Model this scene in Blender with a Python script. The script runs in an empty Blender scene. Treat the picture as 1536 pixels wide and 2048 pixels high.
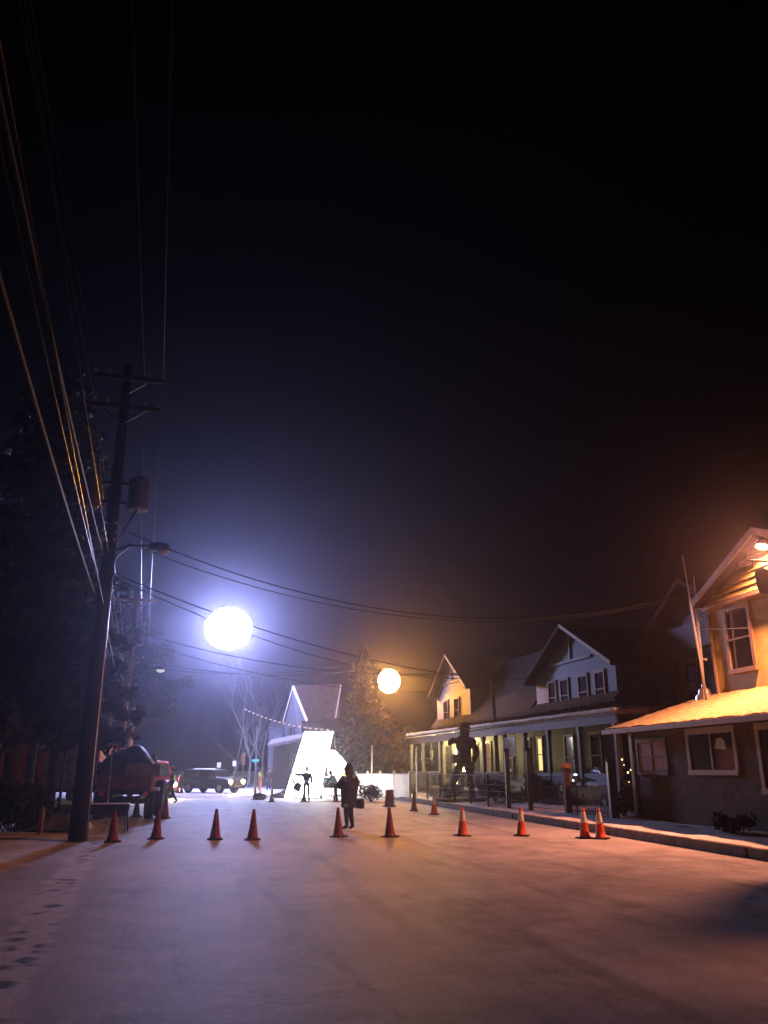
import bpy, bmesh, math, random
from mathutils import Vector, Matrix
R = math.radians
PI = math.pi
S = bpy.context.scene
COL = S.collection

# ------------------------------------------------------------------ camera model (photo pixels 1536 x 2048)
F, H = 1600.0, 1.62
PITCH = math.atan(516 / F)
cp, sp = math.cos(PITCH), math.sin(PITCH)
ROAD = R(11.24)                       # the street runs a little left of the view direction


def ray(px, py):
    r, u = (px - 768) / F, (1024 - py) / F
    return Vector((r, cp - u * sp, sp + u * cp))


def G(px, py, z=0.0):                 # photo pixel -> point on level z
    d = ray(px, py)
    t = (z - H) / d.z
    return Vector((d.x * t, d.y * t, z))


def at(px, py, Y):                    # photo pixel -> point at depth Y
    d = ray(px, py)
    t = Y / d.y
    return Vector((d.x * t, Y, H + d.z * t))


def W(X, Y, z=0.0):                   # street frame (X right of the street axis, Y along it) -> world
    c, s = math.cos(ROAD), math.sin(ROAD)
    return Vector((c * X - s * Y, s * X + c * Y, z))


cam = bpy.data.cameras.new('camera')
co = bpy.data.objects.new('camera', cam)
COL.objects.link(co)
co.location = (0, 0, H)
co.rotation_euler = (R(90) + PITCH, 0, 0)
cam.sensor_fit = 'VERTICAL'
cam.sensor_height = 36
cam.lens = 36 * F / 2048
cam.clip_end = 2000
S.camera = co

# ------------------------------------------------------------------ materials
MATS = {}


def mat(name, col, rough=0.7, var=0.25, scale=6.0, bump=0.2, bscale=30.0, metal=0.0, spec=0.18, emit=None, estr=0.0,
        trans=0.0, alpha=1.0, col2=None, wave=None, stretch=None):
    if name in MATS:
        return MATS[name]
    m = bpy.data.materials.new(name)
    m.use_nodes = True
    nt = m.node_tree
    b = nt.nodes['Principled BSDF']
    tc = nt.nodes.new('ShaderNodeTexCoord')
    mp = nt.nodes.new('ShaderNodeMapping')
    nt.links.new(tc.outputs['Object'], mp.inputs['Vector'])
    if stretch:
        mp.inputs['Scale'].default_value = stretch
    n = nt.nodes.new('ShaderNodeTexNoise')
    n.inputs['Scale'].default_value = scale
    n.inputs['Detail'].default_value = 6
    n.inputs['Roughness'].default_value = 0.65
    nt.links.new(mp.outputs[0], n.inputs['Vector'])
    mx = nt.nodes.new('ShaderNodeMix')
    mx.data_type = 'RGBA'
    c2 = col2 if col2 else tuple(max(0, c * (1 - 2 * var)) for c in col)
    mx.inputs[6].default_value = (*c2, 1)
    mx.inputs[7].default_value = (*(col if col2 else tuple(min(1, c * (1 + var)) for c in col)), 1)
    rp = nt.nodes.new('ShaderNodeMapRange')
    rp.inputs[1].default_value = 0.3
    rp.inputs[2].default_value = 0.7
    nt.links.new(n.outputs[0], rp.inputs[0])
    nt.links.new(rp.outputs[0], mx.inputs[0])
    nt.links.new(mx.outputs[2], b.inputs['Base Color'])
    b.inputs['Roughness'].default_value = rough
    b.inputs['Metallic'].default_value = metal
    b.inputs['Specular IOR Level'].default_value = spec
    b.inputs['Transmission Weight'].default_value = trans
    b.inputs['Alpha'].default_value = alpha
    if emit:
        b.inputs['Emission Color'].default_value = (*emit, 1)
        b.inputs['Emission Strength'].default_value = estr
    if bump:
        h = nt.nodes.new('ShaderNodeTexNoise')
        h.inputs['Scale'].default_value = bscale
        h.inputs['Detail'].default_value = 5
        nt.links.new(tc.outputs['Object'], h.inputs['Vector'])
        bp = nt.nodes.new('ShaderNodeBump')
        bp.inputs['Strength'].default_value = bump
        bp.inputs['Distance'].default_value = 0.05
        src = h.outputs[0]
        if wave:                      # lap siding, boards, shingle courses: (axis, pitch, depth)
            sx = nt.nodes.new('ShaderNodeSeparateXYZ')
            nt.links.new(tc.outputs['Object'], sx.inputs[0])
            dv = nt.nodes.new('ShaderNodeMath')
            dv.operation = 'DIVIDE'
            nt.links.new(sx.outputs[wave[0]], dv.inputs[0])
            dv.inputs[1].default_value = wave[1]
            fr = nt.nodes.new('ShaderNodeMath')
            fr.operation = 'FRACT'
            nt.links.new(dv.outputs[0], fr.inputs[0])
            ad = nt.nodes.new('ShaderNodeMath')
            ad.operation = 'MULTIPLY_ADD'
            nt.links.new(h.outputs[0], ad.inputs[0])
            ad.inputs[1].default_value = 0.15
            inv = nt.nodes.new('ShaderNodeMath')
            inv.operation = 'SUBTRACT'
            inv.inputs[0].default_value = 1.0
            nt.links.new(fr.outputs[0], inv.inputs[1])
            nt.links.new(inv.outputs[0], ad.inputs[2])
            src = ad.outputs[0]
            bp.inputs['Distance'].default_value = wave[2]
            bp.inputs['Strength'].default_value = 1.0
        nt.links.new(src, bp.inputs['Height'])
        nt.links.new(bp.outputs[0], b.inputs['Normal'])
    MATS[name] = m
    return m


def snow_road():
    m = bpy.data.materials.new('snowy_road')
    m.use_nodes = True
    nt = m.node_tree
    N, L = nt.nodes.new, nt.links.new
    b = nt.nodes['Principled BSDF']
    tc = N('ShaderNodeTexCoord')
    mp = N('ShaderNodeMapping')
    mp.vector_type = 'TEXTURE'
    mp.inputs['Rotation'].default_value = (0, 0, ROAD)
    L(tc.outputs['Object'], mp.inputs['Vector'])

    def noise(scale, detail=5, rough=0.6, st=None):
        n = N('ShaderNodeTexNoise')
        n.inputs['Scale'].default_value = scale
        n.inputs['Detail'].default_value = detail
        n.inputs['Roughness'].default_value = rough
        src = mp.outputs[0]
        if st:
            q = N('ShaderNodeMapping')
            q.inputs['Scale'].default_value = st
            L(src, q.inputs['Vector'])
            src = q.outputs[0]
        L(src, n.inputs['Vector'])
        return n.outputs[0]

    def mth(op, a, b_=None, c=None, clamp=False):
        n = N('ShaderNodeMath')
        n.operation = op
        n.use_clamp = clamp
        for i, v in enumerate((a, b_, c)):
            if v is None:
                continue
            if isinstance(v, (int, float)):
                n.inputs[i].default_value = v
            else:
                L(v, n.inputs[i])
        return n.outputs[0]

    def rng(v, a, b_, c=0.0, d=1.0):
        n = N('ShaderNodeMapRange')
        n.interpolation_type = 'SMOOTHSTEP'
        L(v, n.inputs[0])
        for i, k in enumerate((a, b_, c, d)):
            n.inputs[i + 1].default_value = k
        return n.outputs[0]

    big = noise(0.45, 6, 0.62)
    mid = noise(1.6, 7, 0.68)
    fine = noise(14, 4, 0.6)
    streak = noise(1.0, 5, 0.6, (1.5, 0.07, 1))
    s = mth('ADD', mth('MULTIPLY', big, 0.45), mth('MULTIPLY', mid, 0.35))
    s = mth('ADD', s, mth('MULTIPLY', streak, 0.2))
    thin = rng(s, 0.44, 0.60)                    # 1 = full snow
    sep = N('ShaderNodeSeparateXYZ')
    L(tc.outputs['Object'], sep.inputs[0])

    def line(p, q, wob):                          # signed distance from a line in the ground, wobbling a little
        d = Vector((q[0] - p[0], q[1] - p[1], 0)).normalized()
        nx, ny = -d.y, d.x
        v = mth('MULTIPLY_ADD', sep.outputs[0], nx, -(nx * p[0] + ny * p[1]))
        v = mth('MULTIPLY_ADD', sep.outputs[1], ny, v)
        return mth('ADD', v, mth('MULTIPLY_ADD', mid, wob, -wob * 0.5))

    d1 = line(G(160, 1720), G(10, 1940), 0.5)
    band1 = mth('SUBTRACT', 1.0, rng(mth('ABSOLUTE', d1), 0.07, 0.22))
    v = N('ShaderNodeTexVoronoi')
    v.inputs['Scale'].default_value = 3.0
    L(mp.outputs[0], v.inputs['Vector'])
    spots = mth('SUBTRACT', 1.0, rng(mth('ADD', v.outputs[0], mth('MULTIPLY_ADD', noise(7, 4, 0.6), 0.5, -0.25)), 0.26, 0.50))
    foot = mth('MULTIPLY', band1, spots)
    pale1 = mth('MULTIPLY', mth('MULTIPLY', mth('SUBTRACT', 1.0, rng(mth('ABSOLUTE', d1), 0.16, 0.36)), 0.5), mth('SUBTRACT', 1.0, spots))
    d2 = line(G(525, 1775), G(700, 1945), 0.22)
    near = mth('SUBTRACT', 1.0, rng(sep.outputs[1], 12.6, 13.6))
    band2 = mth('MULTIPLY', mth('SUBTRACT', 1.0, rng(mth('ABSOLUTE', d2), 0.03, 0.11)), mth('MULTIPLY', near, rng(mid, 0.42, 0.58)))
    d3 = line(G(1200, 1760), G(930, 1900), 0.9)
    band3 = mth('MULTIPLY', mth('SUBTRACT', 1.0, rng(mth('ABSOLUTE', d3), 0.05, 0.5)), rng(big, 0.45, 0.6))
    sepr = N('ShaderNodeSeparateXYZ')
    L(mp.outputs[0], sepr.inputs[0])
    wob = mth('MULTIPLY_ADD', noise(0.07, 2, 0.5), 2.0, -1.0)
    ruts = None
    for xr, wd in ((0.6, 0.13), (2.15, 0.13), (3.2, 0.12), (4.7, 0.14), (6.3, 0.12), (7.8, 0.13)):
        dd = mth('ABSOLUTE', mth('ADD', mth('ADD', sepr.outputs[0], wob), -xr))
        e = mth('SUBTRACT', 1.0, rng(dd, wd * 0.5, wd * 1.6))
        ruts = e if ruts is None else mth('MAXIMUM', ruts, e)
    ruts = mth('MULTIPLY', ruts, rng(noise(0.7, 6, 0.7, (1.0, 0.3, 1)), 0.40, 0.62))
    patch = mth('SUBTRACT', 1.0, rng(noise(0.8, 8, 0.72, (1.0, 0.45, 1)), 0.36, 0.50))
    gone = mth('MAXIMUM', mth('MAXIMUM', foot, mth('MULTIPLY', band2, 0.6)), mth('MULTIPLY', band3, 0.4))
    trail = mth('MULTIPLY', mth('SUBTRACT', 1.0, rng(mth('ABSOLUTE', d1), 0.05, 0.26)), rng(noise(3.2, 6, 0.7), 0.42, 0.58))
    gone = mth('MAXIMUM', gone, mth('MULTIPLY', trail, 0.55))
    gone = mth('MAXIMUM', gone, mth('MULTIPLY', ruts, 0.40))
    gone = mth('MAXIMUM', gone, mth('MULTIPLY', patch, 0.38))
    cover = mth('MULTIPLY', mth('MULTIPLY_ADD', thin, 0.30, 0.56), mth('SUBTRACT', 1.0, gone))
    cover = mth('ADD', cover, pale1, None, True)
    cover = mth('MULTIPLY', cover, mth('MULTIPLY_ADD', rng(noise(26, 3, 0.7), 0.3, 0.7), 0.34, 0.66))
    mx = N('ShaderNodeMix')
    mx.data_type = 'RGBA'
    mx.inputs[6].default_value = (0.09, 0.085, 0.08, 1)
    mx.inputs[7].default_value = (0.68, 0.69, 0.73, 1)
    L(cover, mx.inputs[0])
    L(mx.outputs[2], b.inputs['Base Color'])
    b.inputs['Roughness'].default_value = 0.62
    b.inputs['Specular IOR Level'].default_value = 0.04
    bp = N('ShaderNodeBump')
    bp.inputs['Strength'].default_value = 0.38
    bp.inputs['Distance'].default_value = 0.06
    h = mth('ADD', mth('MULTIPLY', mid, 0.5), mth('MULTIPLY', fine, 0.07))
    h = mth('SUBTRACT', h, mth('MULTIPLY', gone, 0.2))
    L(h, bp.inputs['Height'])
    L(bp.outputs[0], b.inputs['Normal'])
    return m


M_ROAD = snow_road()
M_SNOW = mat('snow', (0.80, 0.81, 0.84), 0.6, scale=1.2, bump=0.6, bscale=5, col2=(0.45, 0.45, 0.45), spec=0.04)
M_LAWN = mat('snowy_grass', (0.70, 0.71, 0.75), 0.75, scale=1.6, bump=0.3, bscale=7, col2=(0.48, 0.47, 0.46), spec=0.04)
M_ROOFSNOW = mat('gold_lit_roof_snow', (0.62, 0.55, 0.30), 0.65, scale=9, bump=1.0, bscale=20, col2=(0.20, 0.15, 0.06), wave=(2, 0.055, 0.05))  # lamp's golden light put into the snow and shingle colour
M_KERB = mat('kerb_stone', (0.13, 0.11, 0.09), 0.85, scale=4, bump=0.7, bscale=18)
M_POLE = mat('weathered_pole', (0.032, 0.025, 0.022), 0.85, scale=5, bump=0.8, bscale=14, stretch=(1, 1, 0.12))
M_POLE2 = mat('orange_lit_pole', (0.46, 0.23, 0.10), 0.8, scale=5, bump=0.8, bscale=14, stretch=(1, 1, 0.12))  # orange lamplight put into the wood colour
M_DARKMETAL = mat('dark_metal', (0.05, 0.05, 0.055), 0.45, metal=0.7, bump=0.1)
M_GALV = mat('galvanised_metal', (0.5, 0.5, 0.5), 0.32, metal=0.85, bump=0.1, var=0.15)
M_TRAFO = mat('transformer_grey', (0.16, 0.17, 0.16), 0.5, bump=0.15, metal=0.2)
M_CERAMIC = mat('insulator_glaze', (0.55, 0.52, 0.48), 0.2, bump=0.0, var=0.05)
M_WIRE = mat('black_cable', (0.012, 0.012, 0.015), 0.6, bump=0.1, var=0.1)
M_WIRE_S = mat('bare_wire', (0.018, 0.018, 0.02), 0.3, metal=0.0, bump=0.05, var=0.1)
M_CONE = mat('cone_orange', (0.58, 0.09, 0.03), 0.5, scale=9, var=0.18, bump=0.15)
M_CONE_D = mat('dark_cone_orange', (0.27, 0.055, 0.03), 0.6, scale=9, var=0.3, bump=0.2)  # darker and more mottled than the other cone orange
M_COLLAR = mat('reflective_collar', (0.62, 0.60, 0.56), 0.45, scale=12, var=0.15, bump=0.1)
M_RUBBER = mat('black_rubber', (0.03, 0.03, 0.03), 0.8, bump=0.3)
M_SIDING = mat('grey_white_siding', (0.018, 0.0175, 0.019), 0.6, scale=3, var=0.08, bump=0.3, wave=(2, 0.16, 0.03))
M_SIDING_B = mat('gold_lit_tan_siding', (0.42, 0.34, 0.12), 0.6, scale=3, var=0.12, bump=0.3, wave=(2, 0.2, 0.05))  # tan made yellower to hold the lamp's golden light
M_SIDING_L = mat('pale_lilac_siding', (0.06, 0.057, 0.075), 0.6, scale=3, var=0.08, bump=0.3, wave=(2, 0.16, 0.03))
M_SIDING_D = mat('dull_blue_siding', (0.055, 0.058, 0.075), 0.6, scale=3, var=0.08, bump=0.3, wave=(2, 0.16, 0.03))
M_ROOFDUST = mat('dusted_porch_roof', (0.15, 0.14, 0.15), 0.7, scale=3, bump=0.5, bscale=8)
M_WHITEBOARD = mat('white_rake_board', (0.6, 0.6, 0.62), 0.5, scale=6, var=0.08, bump=0.15)
M_SHINGLE = mat('dark_shingles', (0.022, 0.018, 0.017), 0.95, scale=8, var=0.35, bump=0.8, wave=(2, 0.14, 0.03))
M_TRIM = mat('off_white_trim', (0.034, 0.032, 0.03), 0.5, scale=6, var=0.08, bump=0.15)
M_TRIM_T = mat('tan_trim', (0.26, 0.195, 0.13), 0.55, scale=6, var=0.12, bump=0.15)
M_BROWN = mat('brown_trim', (0.07, 0.046, 0.034), 0.6, scale=6, var=0.2, bump=0.2)
M_PORCH = mat('porch_glow_paint', (0.11, 0.105, 0.085), 0.6, scale=4, var=0.08, bump=0.3, wave=(2, 0.16, 0.02))  # lighter copy of the trim, carrying the lantern glow in its colour
M_RAKE = mat('pale_rake_board', (0.11, 0.10, 0.095), 0.6, scale=6, var=0.1, bump=0.15)
M_MAST = mat('highlight_white_pipe', (0.62, 0.62, 0.64), 0.3, scale=6, var=0.1, bump=0.1, spec=0.6)  # metal masts whitened; their highlights sit in the colour
M_STUCCO = mat('brown_block_wall', (0.075, 0.058, 0.043), 0.85, scale=4, var=0.22, bump=0.8, bscale=22)
M_GLASS = mat('dark_window_glass', (0.02, 0.022, 0.028), 0.06, var=0.1, bump=0.0, spec=0.8)
M_CURTAIN = mat('drawn_curtain', (0.34, 0.24, 0.20), 0.9, scale=4, var=0.15, bump=0.3, stretch=(6, 6, 0.4))
M_LIT = mat('lit_window', (0.8, 0.6, 0.3), 0.5, emit=(1.0, 0.70, 0.26), estr=1.6, bump=0.0)
M_LITDOOR = mat('lit_doorway', (0.8, 0.7, 0.5), 0.5, emit=(1.0, 0.80, 0.36), estr=7.0, bump=0.0)
M_BULB = mat('warm_bulb', (0.9, 0.8, 0.6), 0.4, emit=(1.0, 0.74, 0.28), estr=1700, bump=0.0)
M_BULB2 = mat('small_warm_bulb', (0.9, 0.8, 0.6), 0.4, emit=(1.0, 0.72, 0.32), estr=4, bump=0.0)
M_STRING = mat('string_bulb', (0.9, 0.6, 0.4), 0.4, emit=(1.0, 0.45, 0.28), estr=0.06, bump=0.0)
M_BARK = mat('bark', (0.10, 0.075, 0.055), 0.9, scale=7, bump=1.0, bscale=16, stretch=(1, 1, 0.25))
M_PALEBARK = mat('pale_bark', (0.15, 0.15, 0.145), 0.85, scale=6, bump=0.8, bscale=14, stretch=(1, 1, 0.3))
M_NEEDLE = mat('conifer_needles', (0.035, 0.042, 0.030), 0.7, scale=1.2, var=0.4, bump=0.0)
M_NEEDLE2 = mat('bronzed_needles', (0.075, 0.048, 0.03), 0.75, scale=1.4, var=0.4, bump=0.0)
M_SHRUB = mat('shrub_leaves', (0.035, 0.05, 0.035), 0.7, scale=3, var=0.4, bump=0.0)
M_RED = mat('red_paint', (0.70, 0.12, 0.10), 0.45, scale=3, var=0.2, bump=0.15)
M_REDCAR = mat('red_car_paint', (0.60, 0.035, 0.04), 0.25, scale=3, var=0.1, bump=0.05, spec=0.6)
M_BLACKCAR = mat('dark_car_paint', (0.045, 0.042, 0.045), 0.25, scale=3, var=0.1, bump=0.03, spec=0.6)
M_GREYCAR = mat('charcoal_car_paint', (0.022, 0.018, 0.016), 0.35, scale=3, var=0.1, bump=0.03, spec=0.3)
M_TARP = mat('dark_tarpaulin', (0.035, 0.045, 0.06), 0.55, scale=3, var=0.3, bump=1.0, bscale=5)
M_OLIVE = mat('grey_green_paint', (0.13, 0.16, 0.13), 0.55, scale=4, var=0.15, bump=0.2)
M_TANRUST = mat('rusty_tan_paint', (0.60, 0.34, 0.15), 0.65, scale=3, bump=0.4, col2=(0.13, 0.05, 0.03))
M_RUST = mat('rusty_brown_paint', (0.20, 0.085, 0.06), 0.7, scale=4, bump=0.4, col2=(0.05, 0.03, 0.03))
M_HEAD = mat('headlight_glow', (1, 0.95, 0.8), 0.3, emit=(1.0, 0.78, 0.38), estr=650, bump=0.0)
M_TAIL = mat('taillight_glow', (0.8, 0.1, 0.1), 0.3, emit=(1.0, 0.08, 0.06), estr=22, bump=0.0)
M_FILMGLOBE = mat('film_light_glow', (0.9, 0.9, 0.95), 0.5, emit=(0.44, 0.48, 1.0), estr=395, bump=0.0)
M_SODIUM = mat('sodium_bloom', (1, 0.8, 0.5), 0.4, emit=(1.0, 0.40, 0.06), estr=480, bump=0.0)
M_FLOOD = mat('flood_lens', (1, 0.8, 0.5), 0.4, emit=(1.0, 0.315, 0.155), estr=11000, bump=0.0)
M_SCREEN = mat('backlit_white_cloth', (0.9, 0.9, 0.9), 0.7, emit=(0.95, 0.97, 1.0), estr=28.0, bump=0.1)
M_PANEL = mat('backlit_warm_cloth', (0.9, 0.9, 0.85), 0.7, emit=(1.0, 0.93, 0.80), estr=14.0, bump=0.1)
M_WARMLAMP = mat('warm_film_lamp', (1, 0.85, 0.6), 0.4, emit=(1.0, 0.62, 0.22), estr=70, bump=0.0)
M_GLINT = mat('cold_glint', (0.9, 0.95, 1), 0.3, emit=(0.75, 0.85, 1.0), estr=5, bump=0.0)
M_SKIN = mat('skin', (0.42, 0.25, 0.18), 0.55, scale=8, var=0.1, bump=0.05)
M_BLACKCLOTH = mat('black_cloth', (0.022, 0.021, 0.025), 0.85, scale=10, var=0.2, bump=0.6, bscale=25)
M_NAVY = mat('navy_cloth', (0.035, 0.04, 0.07), 0.85, scale=10, var=0.2, bump=0.6, bscale=25)
M_JEANS = mat('dark_trousers', (0.05, 0.05, 0.065), 0.85, scale=10, var=0.2, bump=0.5, bscale=25)
M_HIVIS = mat('hi_vis_yellow', (0.82, 0.92, 0.08), 0.6, scale=8, var=0.12, bump=0.4)
M_ORANGECLOTH = mat('orange_cloth', (0.70, 0.26, 0.08), 0.7, scale=8, var=0.12, bump=0.4)
M_TEAL = mat('teal_cloth', (0.06, 0.30, 0.30), 0.75, scale=8, var=0.12, bump=0.4)
M_CREAM = mat('cream_cloth', (0.70, 0.60, 0.40), 0.75, scale=8, var=0.12, bump=0.4)
M_KHAKI = mat('khaki_cloth', (0.40, 0.30, 0.18), 0.8, scale=8, var=0.15, bump=0.4)
M_STATUE = mat('dark_statue_wood', (0.022, 0.018, 0.016), 0.8, scale=5, var=0.3, bump=0.9, bscale=10)
M_FENCE = mat('dark_wire_mesh', (0.018, 0.016, 0.016), 0.7, metal=0.0, bump=0.1)
M_WOODPOST = mat('orange_brown_post', (0.11, 0.04, 0.025), 0.7, scale=5, var=0.25, bump=0.5, stretch=(1, 1, 0.2))
M_PICKET = mat('white_vinyl', (0.66, 0.65, 0.66), 0.5, scale=4, var=0.08, bump=0.1)
M_SIGNTEAL = mat('teal_sign', (0.05, 0.42, 0.38), 0.5, scale=4, var=0.08, bump=0.0, emit=(0.05, 0.42, 0.38), estr=0.0)
M_SIGNWHITE = mat('white_sign', (0.72, 0.72, 0.74), 0.5, scale=4, var=0.06, bump=0.0)
M_SIGNBLACK = mat('black_sign', (0.02, 0.02, 0.02), 0.6, scale=4, var=0.1, bump=0.1)
M_BAG = mat('sandbag_cloth', (0.05, 0.04, 0.045), 0.9, scale=8, var=0.3, bump=0.7)
M_TAN = mat('tan_post', (0.30, 0.19, 0.10), 0.7, scale=6, var=0.2, bump=0.3)


# ------------------------------------------------------------------ mesh building
class MB:
    def __init__(self, M=None):
        self.v, self.f = [], []
        self.M = M or Matrix.Identity(4)

    def add(self, vs, fs):
        o = len(self.v)
        self.v += [tuple(self.M @ Vector(p)) for p in vs]
        self.f += [tuple(i + o for i in f) for f in fs]
        return self

    def box(self, c, s, rot=None):
        x, y, z = (k / 2 for k in s)
        vs = [Vector((a * x, b * y, d * z)) for a in (-1, 1) for b in (-1, 1) for d in (-1, 1)]
        if rot is not None:
            q = rot if isinstance(rot, Matrix) else Matrix.Rotation(rot, 3, 'Z')
            vs = [q @ p for p in vs]
        c = Vector(c)
        return self.add([p + c for p in vs], [(0, 1, 3, 2), (4, 6, 7, 5), (0, 4, 5, 1), (2, 3, 7, 6), (0, 2, 6, 4), (1, 5, 7, 3)])

    def bx(self, x0, x1, y0, y1, z0, z1):
        return self.box(((x0 + x1) / 2, (y0 + y1) / 2, (z0 + z1) / 2), (abs(x1 - x0), abs(y1 - y0), abs(z1 - z0)))

    def tube(self, pts, r, n=8, cap=True):
        pts = [Vector(p) for p in pts]
        rs = r if isinstance(r, (list, tuple)) else [r] * len(pts)
        vs, fs = [], []
        up = None
        for i, p in enumerate(pts):
            t = (pts[min(i + 1, len(pts) - 1)] - pts[max(i - 1, 0)])
            t = t.normalized() if t.length > 1e-9 else Vector((0, 0, 1))
            if up is None:
                up = Vector((0, 0, 1)) if abs(t.z) < 0.9 else Vector((1, 0, 0))
            a = t.cross(up)
            a = a.normalized() if a.length > 1e-6 else t.orthogonal().normalized()
            b = a.cross(t).normalized()
            up = b
            for k in range(n):
                an = 2 * PI * k / n
                vs.append(p + (a * math.cos(an) + b * math.sin(an)) * rs[i])
        for i in range(len(pts) - 1):
            for k in range(n):
                k2 = (k + 1) % n
                fs.append((i * n + k, i * n + k2, (i + 1) * n + k2, (i + 1) * n + k))
        if cap:
            fs.append(tuple(range(n))[::-1])
            fs.append(tuple((len(pts) - 1) * n + k for k in range(n)))
        return self.add(vs, fs)

    def lathe(self, prof, n=16, c=(0, 0, 0), sx=1.0, sy=1.0):
        vs, fs = [], []
        c = Vector(c)
        for r, z in prof:
            for k in range(n):
                a = 2 * PI * k / n
                vs.append(c + Vector((r * math.cos(a) * sx, r * math.sin(a) * sy, z)))
        for i in range(len(prof) - 1):
            for k in range(n):
                k2 = (k + 1) % n
                fs.append((i * n + k, i * n + k2, (i + 1) * n + k2, (i + 1) * n + k))
        fs.append(tuple(range(n))[::-1])
        fs.append(tuple((len(prof) - 1) * n + k for k in range(n)))
        return self.add(vs, fs)

    def ball(self, c, r, n=12, m=8, jit=0.0, seed=0, half=False):
        rx, ry, rz = r if isinstance(r, (tuple, list)) else (r, r, r)
        rd = random.Random(seed)
        vs, fs = [], []
        for i in range(m + 1):
            th = (PI / 2 if half else PI) * i / m
            for k in range(n):
                a = 2 * PI * k / n
                q = 1 + rd.uniform(-jit, jit)
                vs.append((c[0] + rx * math.sin(th) * math.cos(a) * q, c[1] + ry * math.sin(th) * math.sin(a) * q, c[2] + rz * math.cos(th) * q))
        for i in range(m):
            for k in range(n):
                k2 = (k + 1) % n
                fs.append((i * n + k, (i + 1) * n + k, (i + 1) * n + k2, i * n + k2))
        if half:
            fs.append(tuple(m * n + k for k in range(n)))
        return self.add(vs, fs)

    def extr(self, poly, vec):
        poly = [Vector(p) for p in poly]
        vec = Vector(vec)
        n = len(poly)
        vs = poly + [p + vec for p in poly]
        fs = [tuple(range(n))[::-1], tuple(range(n, 2 * n))]
        fs += [(i, (i + 1) % n, n + (i + 1) % n, n + i) for i in range(n)]
        return self.add(vs, fs)

    def build(self, name, m, parent=None, smooth=False, bevel=0.0, loc=None):
        me = bpy.data.meshes.new(name)
        me.from_pydata(self.v, [], self.f)
        bm = bmesh.new()
        bm.from_mesh(me)
        bmesh.ops.remove_doubles(bm, verts=bm.verts, dist=1e-5)
        bmesh.ops.recalc_face_normals(bm, faces=bm.faces)
        bm.to_mesh(me)
        bm.free()
        me.materials.append(m)
        if smooth:
            me.shade_smooth()
        o = bpy.data.objects.new(name, me)
        COL.objects.link(o)
        if parent:
            o.parent = parent
        if loc is not None:
            o.location = loc
        if bevel:
            bv = o.modifiers.new('bevel', 'BEVEL')
            bv.width = bevel
            bv.segments = 2
            bv.limit_method = 'ANGLE'
        return o


def tag(o, label, cat, group=None):
    o['label'] = label
    o['category'] = cat
    if group:
        o['group'] = group
    return o


def thing(name, label, cat, loc=(0, 0, 0), rz=0.0, group=None, tilt=None):
    o = bpy.data.objects.new(name, None)
    o.empty_display_size = 0.3
    COL.objects.link(o)
    o.location = loc
    o.rotation_euler = (tilt[0], tilt[1], rz) if tilt else (0, 0, rz)
    return tag(o, label, cat, group)


def struct(o, kind='structure'):
    o['kind'] = kind
    return o


def dup(src, label, loc, rz=0.0):
    c = src.copy()
    COL.objects.link(c)
    c.location = loc
    c.rotation_euler = (0.018 * math.sin(rz * 3.1), 0.025 * math.sin(rz * 1.7), rz)
    c['label'] = label
    for ch in list(src.children):
        d = ch.copy()
        COL.objects.link(d)
        d.parent = c
        for g in ch.children:
            e = g.copy()
            COL.objects.link(e)
            e.parent = d
    return c


def sag_pts(a, b, sag, n=24):
    a, b = Vector(a), Vector(b)
    out = []
    for i in range(n + 1):
        t = i / n
        p = a.lerp(b, t)
        p.z -= sag * 4 * t * (1 - t)
        out.append(p)
    return out


# ------------------------------------------------------------------ ground, road, pavement
def sheet(name, pts, m, z, div=0):
    me = MB()
    me.add([(p[0], p[1], z) for p in pts], [tuple(range(len(pts)))])
    return struct(me.build(name, m))


def grid(name, fn, nx, ny, m):
    vs = [fn(i / nx, j / ny) for j in range(ny + 1) for i in range(nx + 1)]
    fs = [(j * (nx + 1) + i, j * (nx + 1) + i + 1, (j + 1) * (nx + 1) + i + 1, (j + 1) * (nx + 1) + i) for j in range(ny) for i in range(nx)]
    return struct(MB().add(vs, fs).build(name, m, smooth=True))


sheet('ground', [(-700, -300), (700, -300), (700, 1200), (-700, 1200)], M_LAWN, -0.03)
KX = 10.15
road = grid('snow_covered_road', lambda u, v: W(-3.5 - 1.0 * math.sin(v * 9) * 0.15 + u * (KX + 3.5 + 0.15 * math.sin(v * 9)), -30 + v * 84, 0.0), 24, 90, M_ROAD)
cross = [W(-60, 54), W(60, 54), W(60, 66), W(-60, 66)]
struct(MB().add([(p.x, p.y, 0.004) for p in cross], [(0, 1, 2, 3)]).build('snow_covered_cross_street', M_ROAD))
far = [W(-2.2, 66), W(8, 66), W(8, 200), W(-2.2, 200)]
struct(MB().add([(p.x, p.y, -0.004) for p in far], [(0, 1, 2, 3)]).build('snow_covered_far_road', M_ROAD))
rnd = random.Random(4)
kb = MB()
y = -20.0
while y < 49.8:
    L = 1.45
    j = rnd.uniform(-0.012, 0.012)
    a, b = W(KX + j, y), W(KX + j, y + L)
    c, d = W(KX + 0.18 + j, y + L), W(KX + 0.18 + j, y)
    h = 0.2 + rnd.uniform(-0.008, 0.008)
    kb.extr([(a.x, a.y, -0.02), (b.x, b.y, -0.02), (c.x, c.y, -0.02), (d.x, d.y, -0.02)], (0, 0, h + 0.02))
    y += L + 0.012
struct(kb.build('kerb', M_KERB, bevel=0.015))


def side_h(X, Y):
    return 0.195 + 0.02 * math.sin(Y * 1.7 + X * 2) + 0.012 * math.sin(Y * 4.1 - X * 3)


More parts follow.
